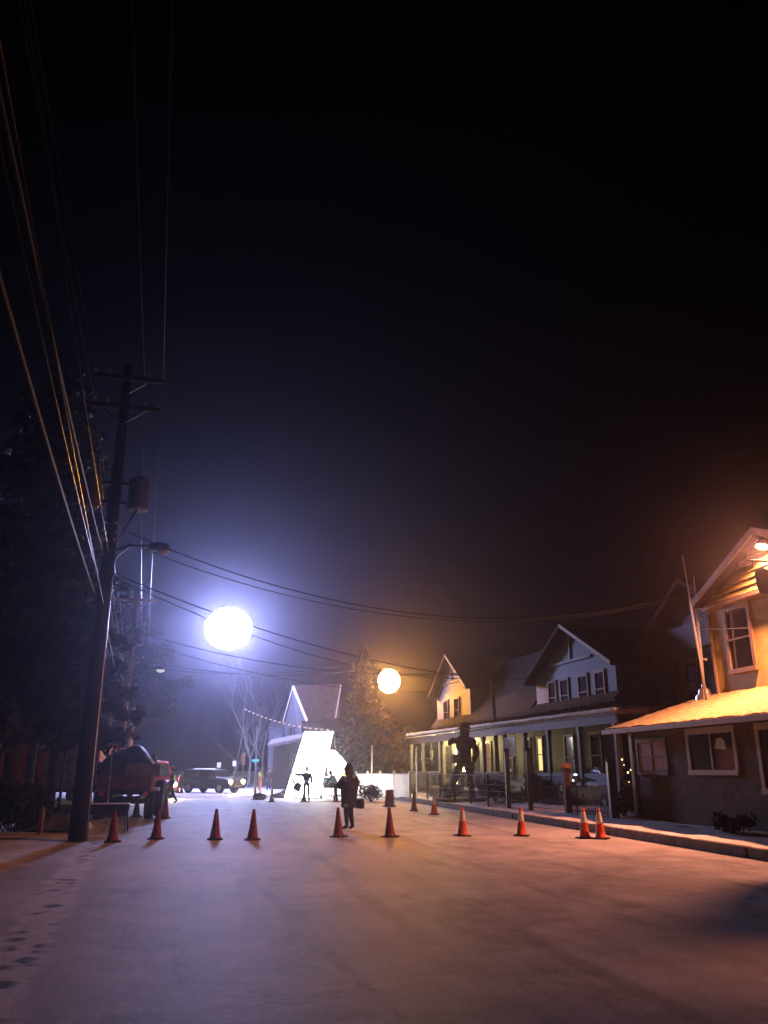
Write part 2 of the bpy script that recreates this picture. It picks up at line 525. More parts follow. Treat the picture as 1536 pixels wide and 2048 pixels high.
grid('snowy_pavement', lambda u, v: W(KX + 0.10 + 0.05 * math.sin(v * 57) + u * 2.0, -20 + v * 70, side_h(u * 2, v * 70) * (1.02 if u > 0.02 else 1.0)), 10, 160, M_SNOW)
grid('snowy_front_yard', lambda u, v: W(KX + 2.08 + u * 32, -20 + v * 70, 0.185 + 0.35 * min(1, u * 12) * (1 if v > 0.68 else 0.2) + 0.03 * math.sin(u * 60 + v * 90)), 40, 60, M_LAWN)
# left verge, a little raised and lumpy
grid('snowy_verge', lambda u, v: W(-3.0 - u * 22, -20 + v * 68, -0.025 + 0.022 * math.sin(v * 190) * max(0, 1 - u * 15) + 0.15 * min(1, u * 7) + 0.05 * math.sin(u * 40 + v * 31) * min(1, u * 4)), 40, 80, M_LAWN)

# ------------------------------------------------------------------ traffic cones
GC = 'traffic cones closing the snowy street'


def make_cone(label, loc, body=M_CONE, collar=True, rz=0.0):
    t = thing('traffic_cone', label, 'traffic cone', loc, rz, GC)
    MB().lathe([(0.152, 0.03), (0.15, 0.05), (0.132, 0.06), (0.105, 0.22), (0.075, 0.42), (0.045, 0.63), (0.034, 0.695), (0.024, 0.71)], 20).build('cone_body', body, t, smooth=True)
    b = MB()
    n = 8
    pts = []
    for sx, sy in ((1, 1), (-1, 1), (-1, -1), (1, -1)):
        pts += [(sx * 0.19, sy * 0.15, 0), (sx * 0.15, sy * 0.19, 0)] if sx * sy > 0 else [(sx * 0.15, sy * 0.19, 0), (sx * 0.19, sy * 0.15, 0)]
    b.extr(pts, (0, 0, 0.03))
    b.build('base', M_RUBBER, t, bevel=0.006)
    if collar:
        MB().lathe([(0.088, 0.36), (0.0835, 0.39), (0.0525, 0.60), (0.049, 0.62)], 20).build('reflective_collar', M_COLLAR, t, smooth=True)
    return t


cone_a = make_cone('clean orange cone with pale collar, at the kerb, left one of the touching pair', G(1170, 1677), M_CONE, True, 0.3)
cone_b = make_cone('dull orange cone without collar, standing alone in the street left of centre', G(430, 1679), M_CONE_D, False, 0.2)
for px, py, lab in [
        (1202, 1678, 'orange cone with pale collar at the kerb, right one of the touching pair'),
        (1043, 1672, 'orange cone with pale collar just left of the touching pair by the kerb'),
        (925, 1672, 'orange cone with pale collar right of the cone in the hooded person\'s shadow'),
        (868, 1629, 'cone with pale top at the kerb in front of the lit porch railing')]:
    dup(cone_a, lab, G(px, py), px * 0.7)
for px, py, lab in [
        (225, 1684, 'dull cone in front of the old truck, beside the thick utility pole'),
        (312, 1678, 'grimy cone below the truck\'s big spare wheel, casting a shadow to lower left'),
        (330, 1637, 'dull cone at the feet of the walking person in the yellow vest'),
        (272, 1633, 'dark cone half hidden beside the old truck\'s bumper'),
        (505, 1680, 'dull cone standing alone in mid street, right of another lone cone'),
        (677, 1674, 'dull cone just in front of the person in the hooded coat'),
        (780, 1674, 'dull cone standing in the long yellow shadow right of the hooded person'),
        (828, 1622, 'dull cone near the dark end of the white picket fence'),
        (672, 1604, 'dark cone between the glowing screen and the hooded person'),
        (608, 1603, 'red cone at the feet of the person with an outstretched arm'),
        (543, 1604, 'dark cone in the bright snow beside the heap of sandbags'),
        (510, 1600, 'red cone standing beside a round sandbag in the bright snow'),
        (355, 1587, 'bright red cone left of the pair behind the dark SUV'),
        (363, 1586, 'bright red cone right of the pair, touching the SUV\'s rear')]:
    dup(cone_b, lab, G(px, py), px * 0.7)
# the stubby barrel by the picket fence
t = thing('traffic_barrel', 'squat dull red barrel standing at the kerb before the white picket fence', 'barrel', G(779, 1613))
MB().lathe([(0.24, 0.05), (0.23, 0.25), (0.215, 0.26), (0.205, 0.5), (0.19, 0.51), (0.18, 0.72), (0.16, 0.75)], 18).build('barrel_body', M_CONE_D, t, smooth=False)
MB().lathe([(0.33, 0.0), (0.33, 0.04), (0.27, 0.06)], 18).build('base', M_RUBBER, t)

# ------------------------------------------------------------------ utility poles and wires
P1 = G(155, 1682)
P1.z = 0.0


def insulator(b, p):
    b.lathe([(0.02, 0), (0.05, 0.03), (0.03, 0.07), (0.055, 0.10), (0.03, 0.15), (0.02, 0.17)], 10, p)


t1 = thing('utility_pole', 'thick dark wooden utility pole with two crossarms, transformers and a lamp arm', 'utility pole', P1, R(14))
top1 = 12.7
MB().tube([(0, 0, -0.2), (0.0, 0, 4), (0.0, 0, 8), (0, 0, top1)], [0.23, 0.20, 0.17, 0.13], 14).build('pole_shaft', M_POLE, t1, smooth=True)
for z, w, nm in ((12.25, 2.0, 0), (11.35, 1.85, 1)):
    MB().box((0.05, -0.16, z), (w, 0.10, 0.13)).build('crossarm', M_POLE, t1, bevel=0.01)
    br = MB()
    for s_ in (-1, 1):
        br.tube([(s_ * 0.6, -0.16, z - 0.06), (0, -0.19, z - 0.55)], 0.018, 6)
    br.build('arm_brace', M_DARKMETAL, t1)
    for s_ in (-0.93, -0.55, 0.55, 0.93):
        b = MB()
        insulator(b, (s_ * w / 2 + 0.05, -0.16, z + 0.065))
        b.build('insulator', M_CERAMIC, t1, smooth=True)
for s_, rr in ((0.62, 0.27), (-0.62, 0.24)):
    b = MB()
    b.lathe([(rr * 0.85, 8.35), (rr, 8.42), (rr, 9.15), (rr * 1.05, 9.17), (rr * 1.05, 9.22), (rr * 0.8, 9.30), (0.05, 9.34)], 18, (s_, -0.05, 0))
    tr = b.build('transformer', M_TRAFO, t1, smooth=False)
    b = MB()
    b.tube([(s_ * 0.95, -0.05, 9.3), (s_ * 0.95, -0.05, 9.62)], [0.05, 0.025], 8)
    b.tube([(s_ * 1.2, -0.12, 9.2), (s_ * 1.3, -0.12, 9.4)], 0.03, 8)
    b.build('bushing', M_CERAMIC, tr)
    for z in (8.55, 9.1):
        MB().box((s_ * 0.38, -0.03, z), (abs(s_) * 0.55, 0.09, 0.09)).build('transformer_bracket', M_DARKMETAL, t1)
    b = MB()
    b.tube(sag_pts((s_ * 1.3, -0.12, 9.1), (s_ * 0.5, -0.25, 7.75), 0.25, 10), 0.022, 6)
    b.tube(sag_pts((s_ * 1.15, -0.2, 9.1), (s_ * 0.35, -0.28, 7.5), 0.3, 10), 0.018, 6)
    b.build('lead_cable', M_WIRE, t1)
b = MB()
b.tube([(0, -0.1, 7.15), (0.5, -0.15, 7.33), (1.05, -0.2, 7.36)], 0.03, 8)
b.tube([(0.05, -0.1, 6.6), (0.25, -0.15, 7.05), (0.5, -0.15, 7.31)], 0.02, 6)
b.build('lamp_arm', M_DARKMETAL, t1)
b = MB()
b.lathe([(0.03, 0.22), (0.12, 0.16), (0.15, 0.02), (0.14, -0.02)], 12, (0, 0, 0), 2.2, 1.0)
lh = b.build('lamp_head', M_DARKMETAL, t1, smooth=True, loc=(1.28, -0.22, 7.25))
b = MB()
b.ball((0, 0, 0), (0.17, 0.11, 0.10), 12, 8)
b.build('lamp_lens', mat('pale_lens', (0.75, 0.7, 0.62), 0.12, bump=0, var=0.05, spec=0.8), lh, smooth=True, loc=(0.12, 0, -0.04))
for z in (7.9, 7.65, 7.45):
    sr = MB().box((0, -0.2, z), (0.30, 0.10, 0.06)).build('spool_rack', M_DARKMETAL, t1)
    for s_ in (-0.12, 0.12):
        MB().lathe([(0.03, -0.04), (0.045, 0), (0.03, 0.04)], 8, (s_, -0.27, z)).build('spool_insulator', M_CERAMIC, sr)
MB().tube([(0.19, -0.08, 0.0), (0.165, -0.08, 6.5)], 0.022, 6).build('ground_conduit', M_GALV, t1)

WD = Vector((-0.267, 0.964, 0))      # direction of the pole line
P2 = Vector((-12.8, 40.4, 0))
t2 = thing('utility_pole', 'orange lit wooden utility pole rising behind the old truck', 'utility pole', P2, R(14))
MB().tube([(0, 0, -0.1), (0.05, 0, 5), (0.12, 0, 10.4)], [0.19, 0.16, 0.11], 12).build('pole_shaft', M_POLE2, t2, smooth=True)
MB().box((0.1, -0.12, 9.9), (2.0, 0.10, 0.12)).build('crossarm', M_POLE2, t2, bevel=0.01)
MB().lathe([(0.2, 7.6), (0.22, 7.65), (0.22, 8.4), (0.12, 8.5), (0.03, 8.52)], 14, (0.45, -0.1, 0)).build('transformer', M_TRAFO, t2)
for s_ in (-0.8, 0.9):
    b = MB()
    insulator(b, (s_, -0.12, 9.96))
    b.build('insulator', M_CERAMIC, t2, smooth=True)
b = MB()
b.tube([(0.05, -0.1, 5.9), (0.7, -0.15, 6.35), (1.3, -0.2, 6.45)], 0.03, 8)
b.build('lamp_arm', M_DARKMETAL, t2)
lh = MB().lathe([(0.03, 0.2), (0.12, 0.14), (0.15, 0.0)], 12, (0, 0, 0), 2.0, 1.0).build('lamp_head', M_DARKMETAL, t2, smooth=True, loc=(1.5, -0.2, 6.4))
MB().ball((0.1, 0, -0.02), (0.2, 0.13, 0.12), 12, 8).build('lamp_lens', mat('lens_glint', (0.9, 0.85, 0.75), 0.2, bump=0, emit=(1, 0.9, 0.8), estr=0.8), lh, smooth=True)  # unlit lamp; emission stands in for light caught on its glass
P3 = Vector((-18.3, 60, 0))
t3 = thing('utility_pole', 'faint distant utility pole right of the orange lit pole', 'utility pole', P3, R(14))
MB().tube([(0, 0, -0.1), (0.05, 0, 10)], [0.17, 0.11], 12).build('pole_shaft', M_POLE2, t3, smooth=True)
MB().box((0.05, -0.12, 9.6), (1.9, 0.10, 0.12)).build('crossarm', M_POLE2, t3, bevel=0.01)
P0 = P1 - WD * 42
t0 = thing('utility_pole', 'utility pole behind the photographer carrying the left wires', 'utility pole', P0, R(14))
MB().tube([(0, 0, -0.1), (0, 0, 12.8)], [0.22, 0.13], 12).build('pole_shaft', M_POLE, t0, smooth=True)
MB().box((0.05, -0.16, 12.25), (2.0, 0.10, 0.12)).build('crossarm', M_POLE, t0, bevel=0.01)
# leaning pole in front of the lit porch
PR = Vector((5.75, 42.3, 0.3))
topR = at(983, 1340, 42.3)
tR = thing('utility_pole', 'thin dark leaning pole in front of the porch of the white house', 'utility pole', PR)
MB().tube([(0, 0, -0.2), tuple((topR - PR) * 0.5), tuple(topR - PR)], [0.12, 0.105, 0.085], 10).build('pole_shaft', M_POLE, tR, smooth=True)
b = MB()
tp = topR - PR
b.box((tp.x, tp.y - 0.12, tp.z - 0.35), (0.45, 0.06, 0.07))
b.build('crossarm', M_POLE, tR)

SIDE = Vector((0.97, 0.24, 0)).normalized()


def wire(label, pts_list, r, m=M_WIRE, group=None, name='overhead_wire', cat='wire'):
    b = MB()
    for a, c, sg in pts_list:
        b.tube(sag_pts(a, c, sg, 30), r, 6)
    return tag(b.build(name, m), label, cat, group)


def along(z, off, r, label, m, sag1=0.9, z0=None, zf=None, g='wires running along the line of poles', off0=None):
    d = SIDE * off
    a = P0 + (d if off0 is None else SIDE * off0) + Vector((0, 0, z0 if z0 else z))
    b_ = P1 + d + Vector((0, 0, z))
    c = P2 + d * 0.8 + Vector((0, 0, zf if zf else z * 0.80))
    e = P3 + d * 0.8 + Vector((0, 0, (zf if zf else z * 0.80) * 0.97))
    return wire(label, [(a, b_, sag1), (b_, c, 0.45), (c, e, 0.4)], r, m, g)


along(12.45, 0.98, 0.010, 'thin bare wire on the right end of the top crossarm', M_WIRE_S)
along(12.45, -0.9, 0.009, 'thin bare wire on the left end of the top crossarm', M_WIRE_S)
along(12.45, 0.45, 0.009, 'thin bare wire close to the pole on the top crossarm', M_WIRE_S)
along(11.5, -0.80, 0.009, 'thin bare wire on the left end of the lower crossarm', M_WIRE_S, zf=8.6)
along(7.0, -0.12, 0.03, 'thick twisted black cable nearest the pole, second from the left', M_WIRE, 0.8, 9.0, 6.4, off0=-0.15)
along(5.9, -0.20, 0.036, 'thickest black cable bundle, leftmost of the low cables', M_WIRE, 0.8, 9.0, 5.5, off0=-0.45)
along(6.3, -0.16, 0.011, 'slim shiny cable just right of the thickest cable bundle', M_WIRE_S, 0.7, 9.6, 5.9, off0=-0.2)
along(7.1, 0.0, 0.011, 'slim shiny cable running beside the pole shaft below the transformers', M_WIRE_S, 0.5, 11.0, 6.2, off0=-0.2)
along(5.7, 0.02, 0.014, 'lowest shiny cable passing close to the pole', M_WIRE_S, 0.6, 10.0, 5.2, off0=0.0)

# ------------------------------------------------------------------ near house (right edge): tan gable over a brown ground floor
A_ROAD = R(90) + ROAD                # local x = along the street, local y = towards the street centre


def house_frame(name, label, X, Y, ang=A_ROAD, z=0.0, cat='house'):
    return thing(name, label, cat, W(X, Y, z), ang)


def window_part(parent, x0, x1, y, z0, z1, trim, glass, panes='sash', name='window', proud=0.06, fw=0.09):
    b = MB()
    b.bx(x0 - fw, x1 + fw, y, y + proud, z1, z1 + fw * 1.3)
    b.bx(x0 - fw, x1 + fw, y, y + proud * 1.5, z0 - fw, z0)
    b.bx(x0 - fw, x0, y, y + proud, z0, z1)
    b.bx(x1, x1 + fw, y, y + proud, z0, z1)
    if panes == 'sash':
        b.bx(x0, x1, y + 0.008, y + proud * 0.8, (z0 + z1) / 2 - 0.025, (z0 + z1) / 2 + 0.025)
    elif panes == 'slider':
        b.bx((x0 + x1) / 2 - 0.03, (x0 + x1) / 2 + 0.03, y + 0.008, y + proud * 0.8, z0, z1)
    elif panes == 'cross':
        b.bx((x0 + x1) / 2 - 0.03, (x0 + x1) / 2 + 0.03, y + 0.008, y + proud * 0.8, z0, z1)
        b.bx(x0, x1, y + 0.010, y + proud * 0.7, (z0 + z1) / 2 - 0.02, (z0 + z1) / 2 + 0.02)
    w = b.build(name, trim, parent)
    g = MB()
    g.bx(x0, x1, y - 0.02, y + 0.012, z0, z1)
    g.build('pane', glass, w)
    return w


hn = house_frame('corner_house', 'orange lit tan gabled house with a snowy lower roof at the right edge', 0, 0)
# in this frame: x = distance along the street, y = -X
b = MB()
b.bx(8, 24.5, -19, -12.9, 0.0, 2.95)
b.build('ground_floor_wall', M_STUCCO, hn)
b = MB()
g0, g1, gm, ze, za = 15.9, 22.6, 19.25, 6.56, 8.0
b.extr([(g0, -15, 2.5), (g1, -15, 2.5), (g1, -15, ze), (gm, -15, za - 0.12), (g0, -15, ze)], (0, -7, 0))
b.build('upper_wall', M_SIDING_B, hn)
# the gable triangle stands proud of the wall below; its lap boards are real boards
GY, GZ = -14.80, 6.50
b = MB()
b.extr([(g0, GY - 0.002, GZ), (g1, GY - 0.002, GZ), (g1, GY - 0.002, ze), (gm, GY - 0.002, za - 0.12), (g0, GY - 0.002, ze)], (0, -0.19, 0))
b.build('gable_front', M_SIDING_B, hn)
b = MB()
z = GZ + 0.02
while z < za - 0.25:
    hw = (g1 - gm - 0.02) * min(1.0, (za - 0.16 - z) / (za - ze))
    b.extr([(gm - hw, GY, z), (gm - hw, GY + 0.055, z), (gm - hw, GY + 0.006, z + 0.19), (gm - hw, GY, z + 0.19)], (2 * hw, 0, 0))
    z += 0.193
b.build('lap_board', M_SIDING_B, hn)
b = MB()
b.bx(g0, g1, GY - 0.19, GY + 0.05, GZ - 0.10, GZ)
b.build('gable_sill', M_TRIM_T, hn)
# upper roof: two slopes with overhang
b = MB()
ov, th = 0.55, 0.14
sl = (za - ze) / (g1 - gm)
for s_, ge in ((1, g1), (-1, g0)):
    xe = ge + s_ * 0.12
    zz = ze - 0.12 * sl
    b.extr([(gm, -15 + ov, za), (xe, -15 + ov, zz), (xe, -15 + ov, zz + th), (gm, -15 + ov, za + th)], (0, -8, 0))
b.build('upper_roof', M_SHINGLE, hn)
b = MB()
for s_, ge in ((1, g1), (-1, g0)):
    xe = ge + s_ * 0.13
    zz = ze - 0.13 * sl
    b.extr([(gm, -15 + ov + 0.002, za - 0.05), (xe, -15 + ov + 0.002, zz - 0.05), (xe, -15 + ov + 0.002, zz + th + 0.02), (gm, -15 + ov + 0.002, za + th + 0.02)], (0, 0.04, 0))
b.build('rake_board', M_TRIM_T, hn)
b = MB()
b.bx(g1 - 0.02, g1 + 0.06, -15.1, -14.93, 3.6, ze - 0.1)
b.build('corner_board', M_TRIM_T, hn)
# frieze under the gable
window_part(hn, 20.72, 21.78, -15, 4.48, 6.22, M_TRIM_T, M_GLASS, 'sash', fw=0.13)
window_part(hn, 17.6, 18.6, -15, 4.48, 6.22, M_TRIM_T, M_GLASS, 'sash', fw=0.13)
# lower snowy roof: lean-to with a hip at the far end
b = MB()
E0, E1 = 7.5, 25.0
ridge = [(E0, -15.6, 4.05), (22.8, -15.6, 4.05)]
eave = [(E0, -12.25, 2.86), (E1, -12.25, 2.86)]
back = [(E1, -19, 2.86)]
b.add([eave[0], eave[1], ridge[1], ridge[0], (E1, -18.95, 2.86), (22.8, -18.95, 4.05),
       (E0, -12.25, 2.74), (E1, -12.25, 2.74), (E1, -18.95, 2.74), (22.8, -18.95, 2.74), (E0, -15.6, 2.74), (22.8, -15.6, 2.74)],
      [(0, 1, 2, 3), (1, 4, 5, 2), (0, 6, 7, 1), (1, 7, 8, 4), (6, 10, 11, 7), (7, 11, 9, 8), (4, 8, 9, 5)])
b.build('lower_roof', M_SHINGLE, hn)
nx, ny = 110, 24
rd = random.Random(8)
vs, fs = [], []
for j in range(ny + 1):
    for i in range(nx + 1):
        v = j / ny
        x1 = E1 - 0.03 + (22.8 - E1) * v
        x = E0 + (x1 - E0) * i / nx
        yy = -12.27 + (-15.6 + 12.27) * v
        zz = 2.875 + (4.05 - 2.86) * v + rd.uniform(0.0, 0.03) + 0.008 * math.sin(x * 7 + v * 9)
        vs.append((x, yy, zz))
fs = [(j * (nx + 1) + i, j * (nx + 1) + i + 1, (j + 1) * (nx + 1) + i + 1, (j + 1) * (nx + 1) + i) for j in range(ny) for i in range(nx)]
MB().add(vs, fs).build('roof_snow', M_ROOFSNOW, hn, smooth=True)
vs = []
for j in range(13):
    for i in range(25):
        v, u = j / 12, i / 24
        yy = (-12.30 + (-15.6 + 12.3) * v) * (1 - u) + (-18.9) * u
        x = E1 - 0.03 + (22.8 - E1) * v
        vs.append((x, yy, 2.885 + 1.18 * v + rd.uniform(0, 0.04)))
fs = [(j * 25 + i, j * 25 + i + 1, (j + 1) * 25 + i + 1, (j + 1) * 25 + i) for j in range(12) for i in range(24)]
MB().add(vs, fs).build('roof_snow', M_ROOFSNOW, hn, smooth=True)
b = MB()
b.bx(E0, E1 + 0.04, -12.24, -12.16, 2.70, 2.85)
b.build('gutter', M_TRIM_T, hn, bevel=0.02)
window_part(hn, 22.42, 24.02, -12.9, 1.58, 2.42, M_BROWN, M_CURTAIN, 'cross', fw=0.10)
w = window_part(hn, 19.08, 21.1, -12.9, 1.62, 2.55, M_TRIM_T, M_GLASS, 'slider', fw=0.13)
MB().extr([(19.45, -12.889, 2.12), (19.95, -12.889, 2.16), (19.82, -12.889, 2.40), (19.62, -12.889, 2.43), (19.47, -12.889, 2.33)], (0, 0.004, 0)).build('pane_reflection', mat('painted_reflection', (0.3, 0.26, 0.2), 0.8, emit=(0.8, 0.65, 0.4), estr=0.03, bump=0, scale=3), w)  # faint glowing shape standing in for a reflection on the glass
window_part(hn, 15.9, 18.0, -12.9, 1.2, 2.55, M_TRIM_T, M_GLASS, 'slider', fw=0.13)
MB().bx(24.36, 24.54, -12.93, -12.84, 0.2, 2.72).build('corner_post', M_TRIM_T, hn)
b = MB()
b.lathe([(0.30, 0), (0.27, 0.16), (0.20, 0.2), (0.17, 0.34), (0.07, 0.42), (0.06, 0.5)], 16, (0, 0, 0))
b.build('pipe_flashing', M_GALV, hn, smooth=False, loc=(23.0, -14.75, 3.66))
b = MB()                              # meter box and pipe on the wall
b.bx(15.1, 15.5, -12.9, -12.72, 1.2, 1.75)
b.tube([(15.3, -12.82, 1.75), (15.3, -12.82, 2.75)], 0.03, 8)
b.build('meter_box', M_GALV, hn)


def on_near(x, y, z):                 # near-house frame -> world
    return W(-y, x, z)


# flood lamp at the gable peak
fl = thing('flood_lamp', 'blazing orange flood lamp under the peak of the tan gable', 'flood lamp', on_near(18.98, -14.80, 7.60), A_ROAD)
b = MB()
b.tube([(0, -0.2, 0.02), (0, 0.05, 0.06)], 0.03, 8)
b.build('lamp_arm', M_DARKMETAL, fl)
rot = Matrix.Rotation(R(-160), 4, 'X')
b = MB(Matrix.Translation((0, 0.27, 0.0)) @ rot)
b.lathe([(0.08, -0.16), (0.14, -0.09), (0.19, 0.0), (0.208, 0.105), (0.2, 0.105), (0.18, 0.01), (0.12, -0.03)], 16)
b.build('lamp_housing', M_DARKMETAL, fl, smooth=True)
b = MB(Matrix.Translation((0, 0.27, 0.0)) @ rot)
b.lathe([(0.176, 0.012), (0.14, 0.03), (0.04, 0.045)], 16)
b.build('lamp_lens', M_FLOOD, fl, smooth=True)
# hanging sign on a bracket beside the window
sg = thing('hanging_sign', 'dark sign board hanging from a wall bracket beside the upper window', 'sign', on_near(17.3, -15, 0), A_ROAD)
b = MB()
b.tube([(0, 0.02, 6.62), (0, 2.3, 6.62)], 0.03, 8)
b.tube([(0, 0.02, 7.05), (0, 1.2, 6.63)], 0.02, 6)
b.tube([(0, 1.6, 6.62), (0, 1.6, 6.4)], 0.015, 6)
b.tube([(0, 2.15, 6.62), (0, 2.15, 6.4)], 0.015, 6)
b.build('bracket', M_DARKMETAL, sg)
b = MB()
pts = [(0, 1.83 + u_, 6.10 + v_) for u_, v_ in ((-0.26, -0.3), (0.2, -0.34), (0.28, -0.1), (0.27, 0.26), (0.05, 0.33), (-0.27, 0.28))]
b.extr([(p[0] - 0.03, p[1], p[2]) for p in pts], (0.06, 0, 0))
b.build('sign_board', M_SIGNBLACK, sg)
# masts above the flashing
base = on_near(23.0, -14.75, 4.05)
ms = thing('service_mast', 'orange lit service mast with crossed fittings rising from the flashing on the lower roof', 'mast', base)
tpm = at(1387, 1150, base.y) - base
b = MB()
b.tube([(0, 0, -0.1), tuple(tpm * 0.5), tuple(tpm * 0.86)], [0.045, 0.042, 0.04], 10)
b.tube([tuple(tpm * 0.86), tuple(tpm)], [0.022, 0.012], 8)
b.build('mast_tube', M_MAST, ms, smooth=True)
b = MB()
for k, w_ in ((0.83, 0.34), (0.52, 0.28), (0.25, 0.16), (0.7, 0.1), (0.62, 0.1)):
    p = tpm * k
    b.tube([(p.x - w_ / 2, p.y, p.z), (p.x + w_ / 2, p.y, p.z)], 0.025, 6)
    b.ball((p.x + w_ / 2 + 0.05, p.y, p.z - 0.02), 0.05, 8, 6)
b.build('mast_fitting', M_CERAMIC, ms)
am = at(1411, 1385, base.y - 0.6)
an = thing('antenna_mast', 'thin shiny antenna mast with a small forked tip, left of the service mast', 'mast', am)
ta = at(1365, 1110, base.y - 0.6) - am
b = MB()
b.tube([(0, 0, -0.25), tuple(ta * 0.6), tuple(ta)], [0.035, 0.03, 0.02], 10)
b.build('mast_tube', M_MAST, an, smooth=True)
b = MB()
b.tube([tuple(ta + Vector((-0.06, 0, 0.08))), tuple(ta), tuple(ta + Vector((0.1, 0, -0.02)))], 0.014, 6)
b.tube([tuple(ta), tuple(ta + Vector((0.03, 0, -0.16)))], 0.02, 6)
b.build('antenna_tip', M_DARKMETAL, an)
wire('short guy rod between the service mast and the upper window frame', [(base + tpm * 0.52, on_near(20.6, -14.9, 5.55), 0.03)], 0.016, M_GALV, None, 'guy_rod', 'rod')

# ------------------------------------------------------------------ white house with a long lit porch
h1 = thing('porch_house', 'white two gable house with a long warmly lit porch and snowy porch roof', 'house', (8.2, 29.4, 0.0), R(90 + 14.6))
FY = -2.2                             # facade plane; porch front edge at y = 0
b = MB()
BK = -7.4                             # back wall
GAB = ((3.3, 10.9, 7.1, 5.88, 7.85), (20.2, 26.6, 23.4, 6.55, 8.62))
b.bx(3.3, 26.6, BK, FY, 0.3, 4.4)
for x0, x1, xm, e, a in GAB:
    b.extr([(x0 + 0.0, FY + 0.02, 3.9), (x1, FY + 0.02, 3.9), (x1, FY + 0.02, e), (xm, FY + 0.02, a), (x0, FY + 0.02, e)], (0, -3.6, 0))
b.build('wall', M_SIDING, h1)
b = MB()
th = 0.16
RG = (FY + BK) / 2
for x0, x1, zr in ((3.0, 11.2, 6.9), (11.2, 20.7, 7.9), (20.7, 26.9, 8.1)):      # main roof, ridge along the street
    b.extr([(x0, FY + 0.35, 4.25), (x0, RG, zr), (x0, BK - 0.35, 4.25), (x0, BK - 0.35, 4.4), (x0, RG, zr + 0.18), (x0, FY + 0.35, 4.4)], (x1 - x0, 0, 0))
for x0, x1, xm, e, a in GAB:
    for xe, s_ in ((x0, -1), (x1, 1)):
        k = (a - e) / abs(xe - xm)
        xo = xe + s_ * 0.45
        zo = e - 0.45 * k
        b.extr([(xm, FY + 0.47, a), (xo, FY + 0.47, zo), (xo, FY + 0.47, zo + th), (xm, FY + 0.47, a + th)], (0, -4.4, 0))
b.build('roof', M_SHINGLE, h1)
for x0, x1, xm, e, a in GAB:
    for xe, s_ in ((x0, -1), (x1, 1)):
        b = MB()
        k = (a - e) / abs(xe - xm)
        xo = xe + s_ * 0.46
        zo = e - 0.46 * k
        b.extr([(xm, FY + 0.472, a + 0.02), (xo, FY + 0.472, zo + 0.02), (xo, FY + 0.472, zo + th + 0.03), (xm, FY + 0.472, a + th + 0.03)], (0, 0.05, 0))
        b.build('rake_board', M_RAKE if s_ < 0 else M_SHINGLE, h1)  # far board takes the dark roof colour, standing in for shade
    b = MB()
    b.bx(xm - 1.9, xm + 1.9, FY + 0.03, FY + 0.09, e + 0.42, e + 0.54)
    b.bx(xm - 0.06, xm + 0.06, FY + 0.03, FY + 0.085, e + 0.54, a - 0.15)
    b.build('gable_trim', M_BROWN, h1)
for x0, x1 in ((4.25, 4.95), (5.7, 6.45), (7.5, 8.2), (8.75, 9.45)):
    window_part(h1, x0, x1, FY + 0.02, 4.2, 5.55, M_BROWN, M_GLASS, 'sash')
for x0, x1 in ((22.2, 23.0), (24.3, 25.1)):
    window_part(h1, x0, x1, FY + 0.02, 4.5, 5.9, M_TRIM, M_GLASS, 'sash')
# porch deck, roof, fascia
MB().bx(-0.2, 25.6, FY, 0.0, 0.3, 0.62).build('porch_deck', M_BROWN, h1)
b = MB()
b.add([(-0.4, 0.15, 3.62), (25.9, 0.15, 3.78), (25.9, FY, 4.05), (-0.4, FY, 3.9), (-0.4, 0.15, 3.5), (25.9, 0.15, 3.66), (25.9, FY, 3.72), (-0.4, FY, 3.56),
       (27.6, FY, 3.66), (27.6, FY, 3.78)],
      [(0, 1, 2, 3), (4, 7, 6, 5), (0, 4, 5, 1), (0, 3, 7, 4), (1, 5, 8, 9), (1, 9, 2), (5, 6, 8)])
b.build('porch_roof', M_BROWN, h1)
vs = []
for j in range(9):
    for i in range(121):
        u, v = i / 120, j / 8
        x = -0.4 + 26.25 * u
        vs.append((x, 0.16 + (FY - 0.14) * v, 3.64 + 0.16 * u + 0.25 * v + 0.05 * math.sin(min(1, v * 5) * PI / 2) + rd.uniform(0, 0.02)))
fs = [(j * 121 + i, j * 121 + i + 1, (j + 1) * 121 + i + 1, (j + 1) * 121 + i) for j in range(8) for i in range(120)]
b = MB().add(vs, fs)
b.bx(-0.4, 25.9, 0.152, 0.20, 3.60, 3.62)
lip = [(-0.4 + 26.3 * q / 130, 0.15, 3.66 + 0.16 * q / 130 + rd.uniform(-0.008, 0.012)) for q in range(131)]
b.tube(lip, [0.075 + rd.uniform(-0.012, 0.012) for _ in lip], 8)
hipl = [(25.9 + 1.7 * q / 10, 0.15 + (FY - 0.15) * q / 10, 3.80 + 0.02 * q / 10) for q in range(11)]
b.tube(hipl, 0.06, 8)
b.build('porch_roof_snow', M_SNOW, h1, smooth=True)
MB().bx(-0.3, 25.7, 0.02, 0.11, 3.2, 3.58).build('porch_fascia', M_BROWN, h1)
for x in (-0.1, 2.6, 5.3, 7.7, 10.0, 12.7, 16.1, 19.4, 22.9, 25.4):
    b = MB()
    b.bx(x - 0.08, x + 0.08, -0.05, 0.09, 0.62, 3.2)
    b.bx(x - 0.11, x + 0.11, -0.08, 0.12, 0.62, 0.78)
    b.bx(x - 0.11, x + 0.11, -0.08, 0.12, 3.02, 3.2)
    b.build('porch_post', M_PORCH if x > 9 else M_TRIM, h1)  # paler posts where the glow falls, darker ones elsewhere
post_x = [10.0, 12.7, 16.1, 19.4, 22.9, 25.4]
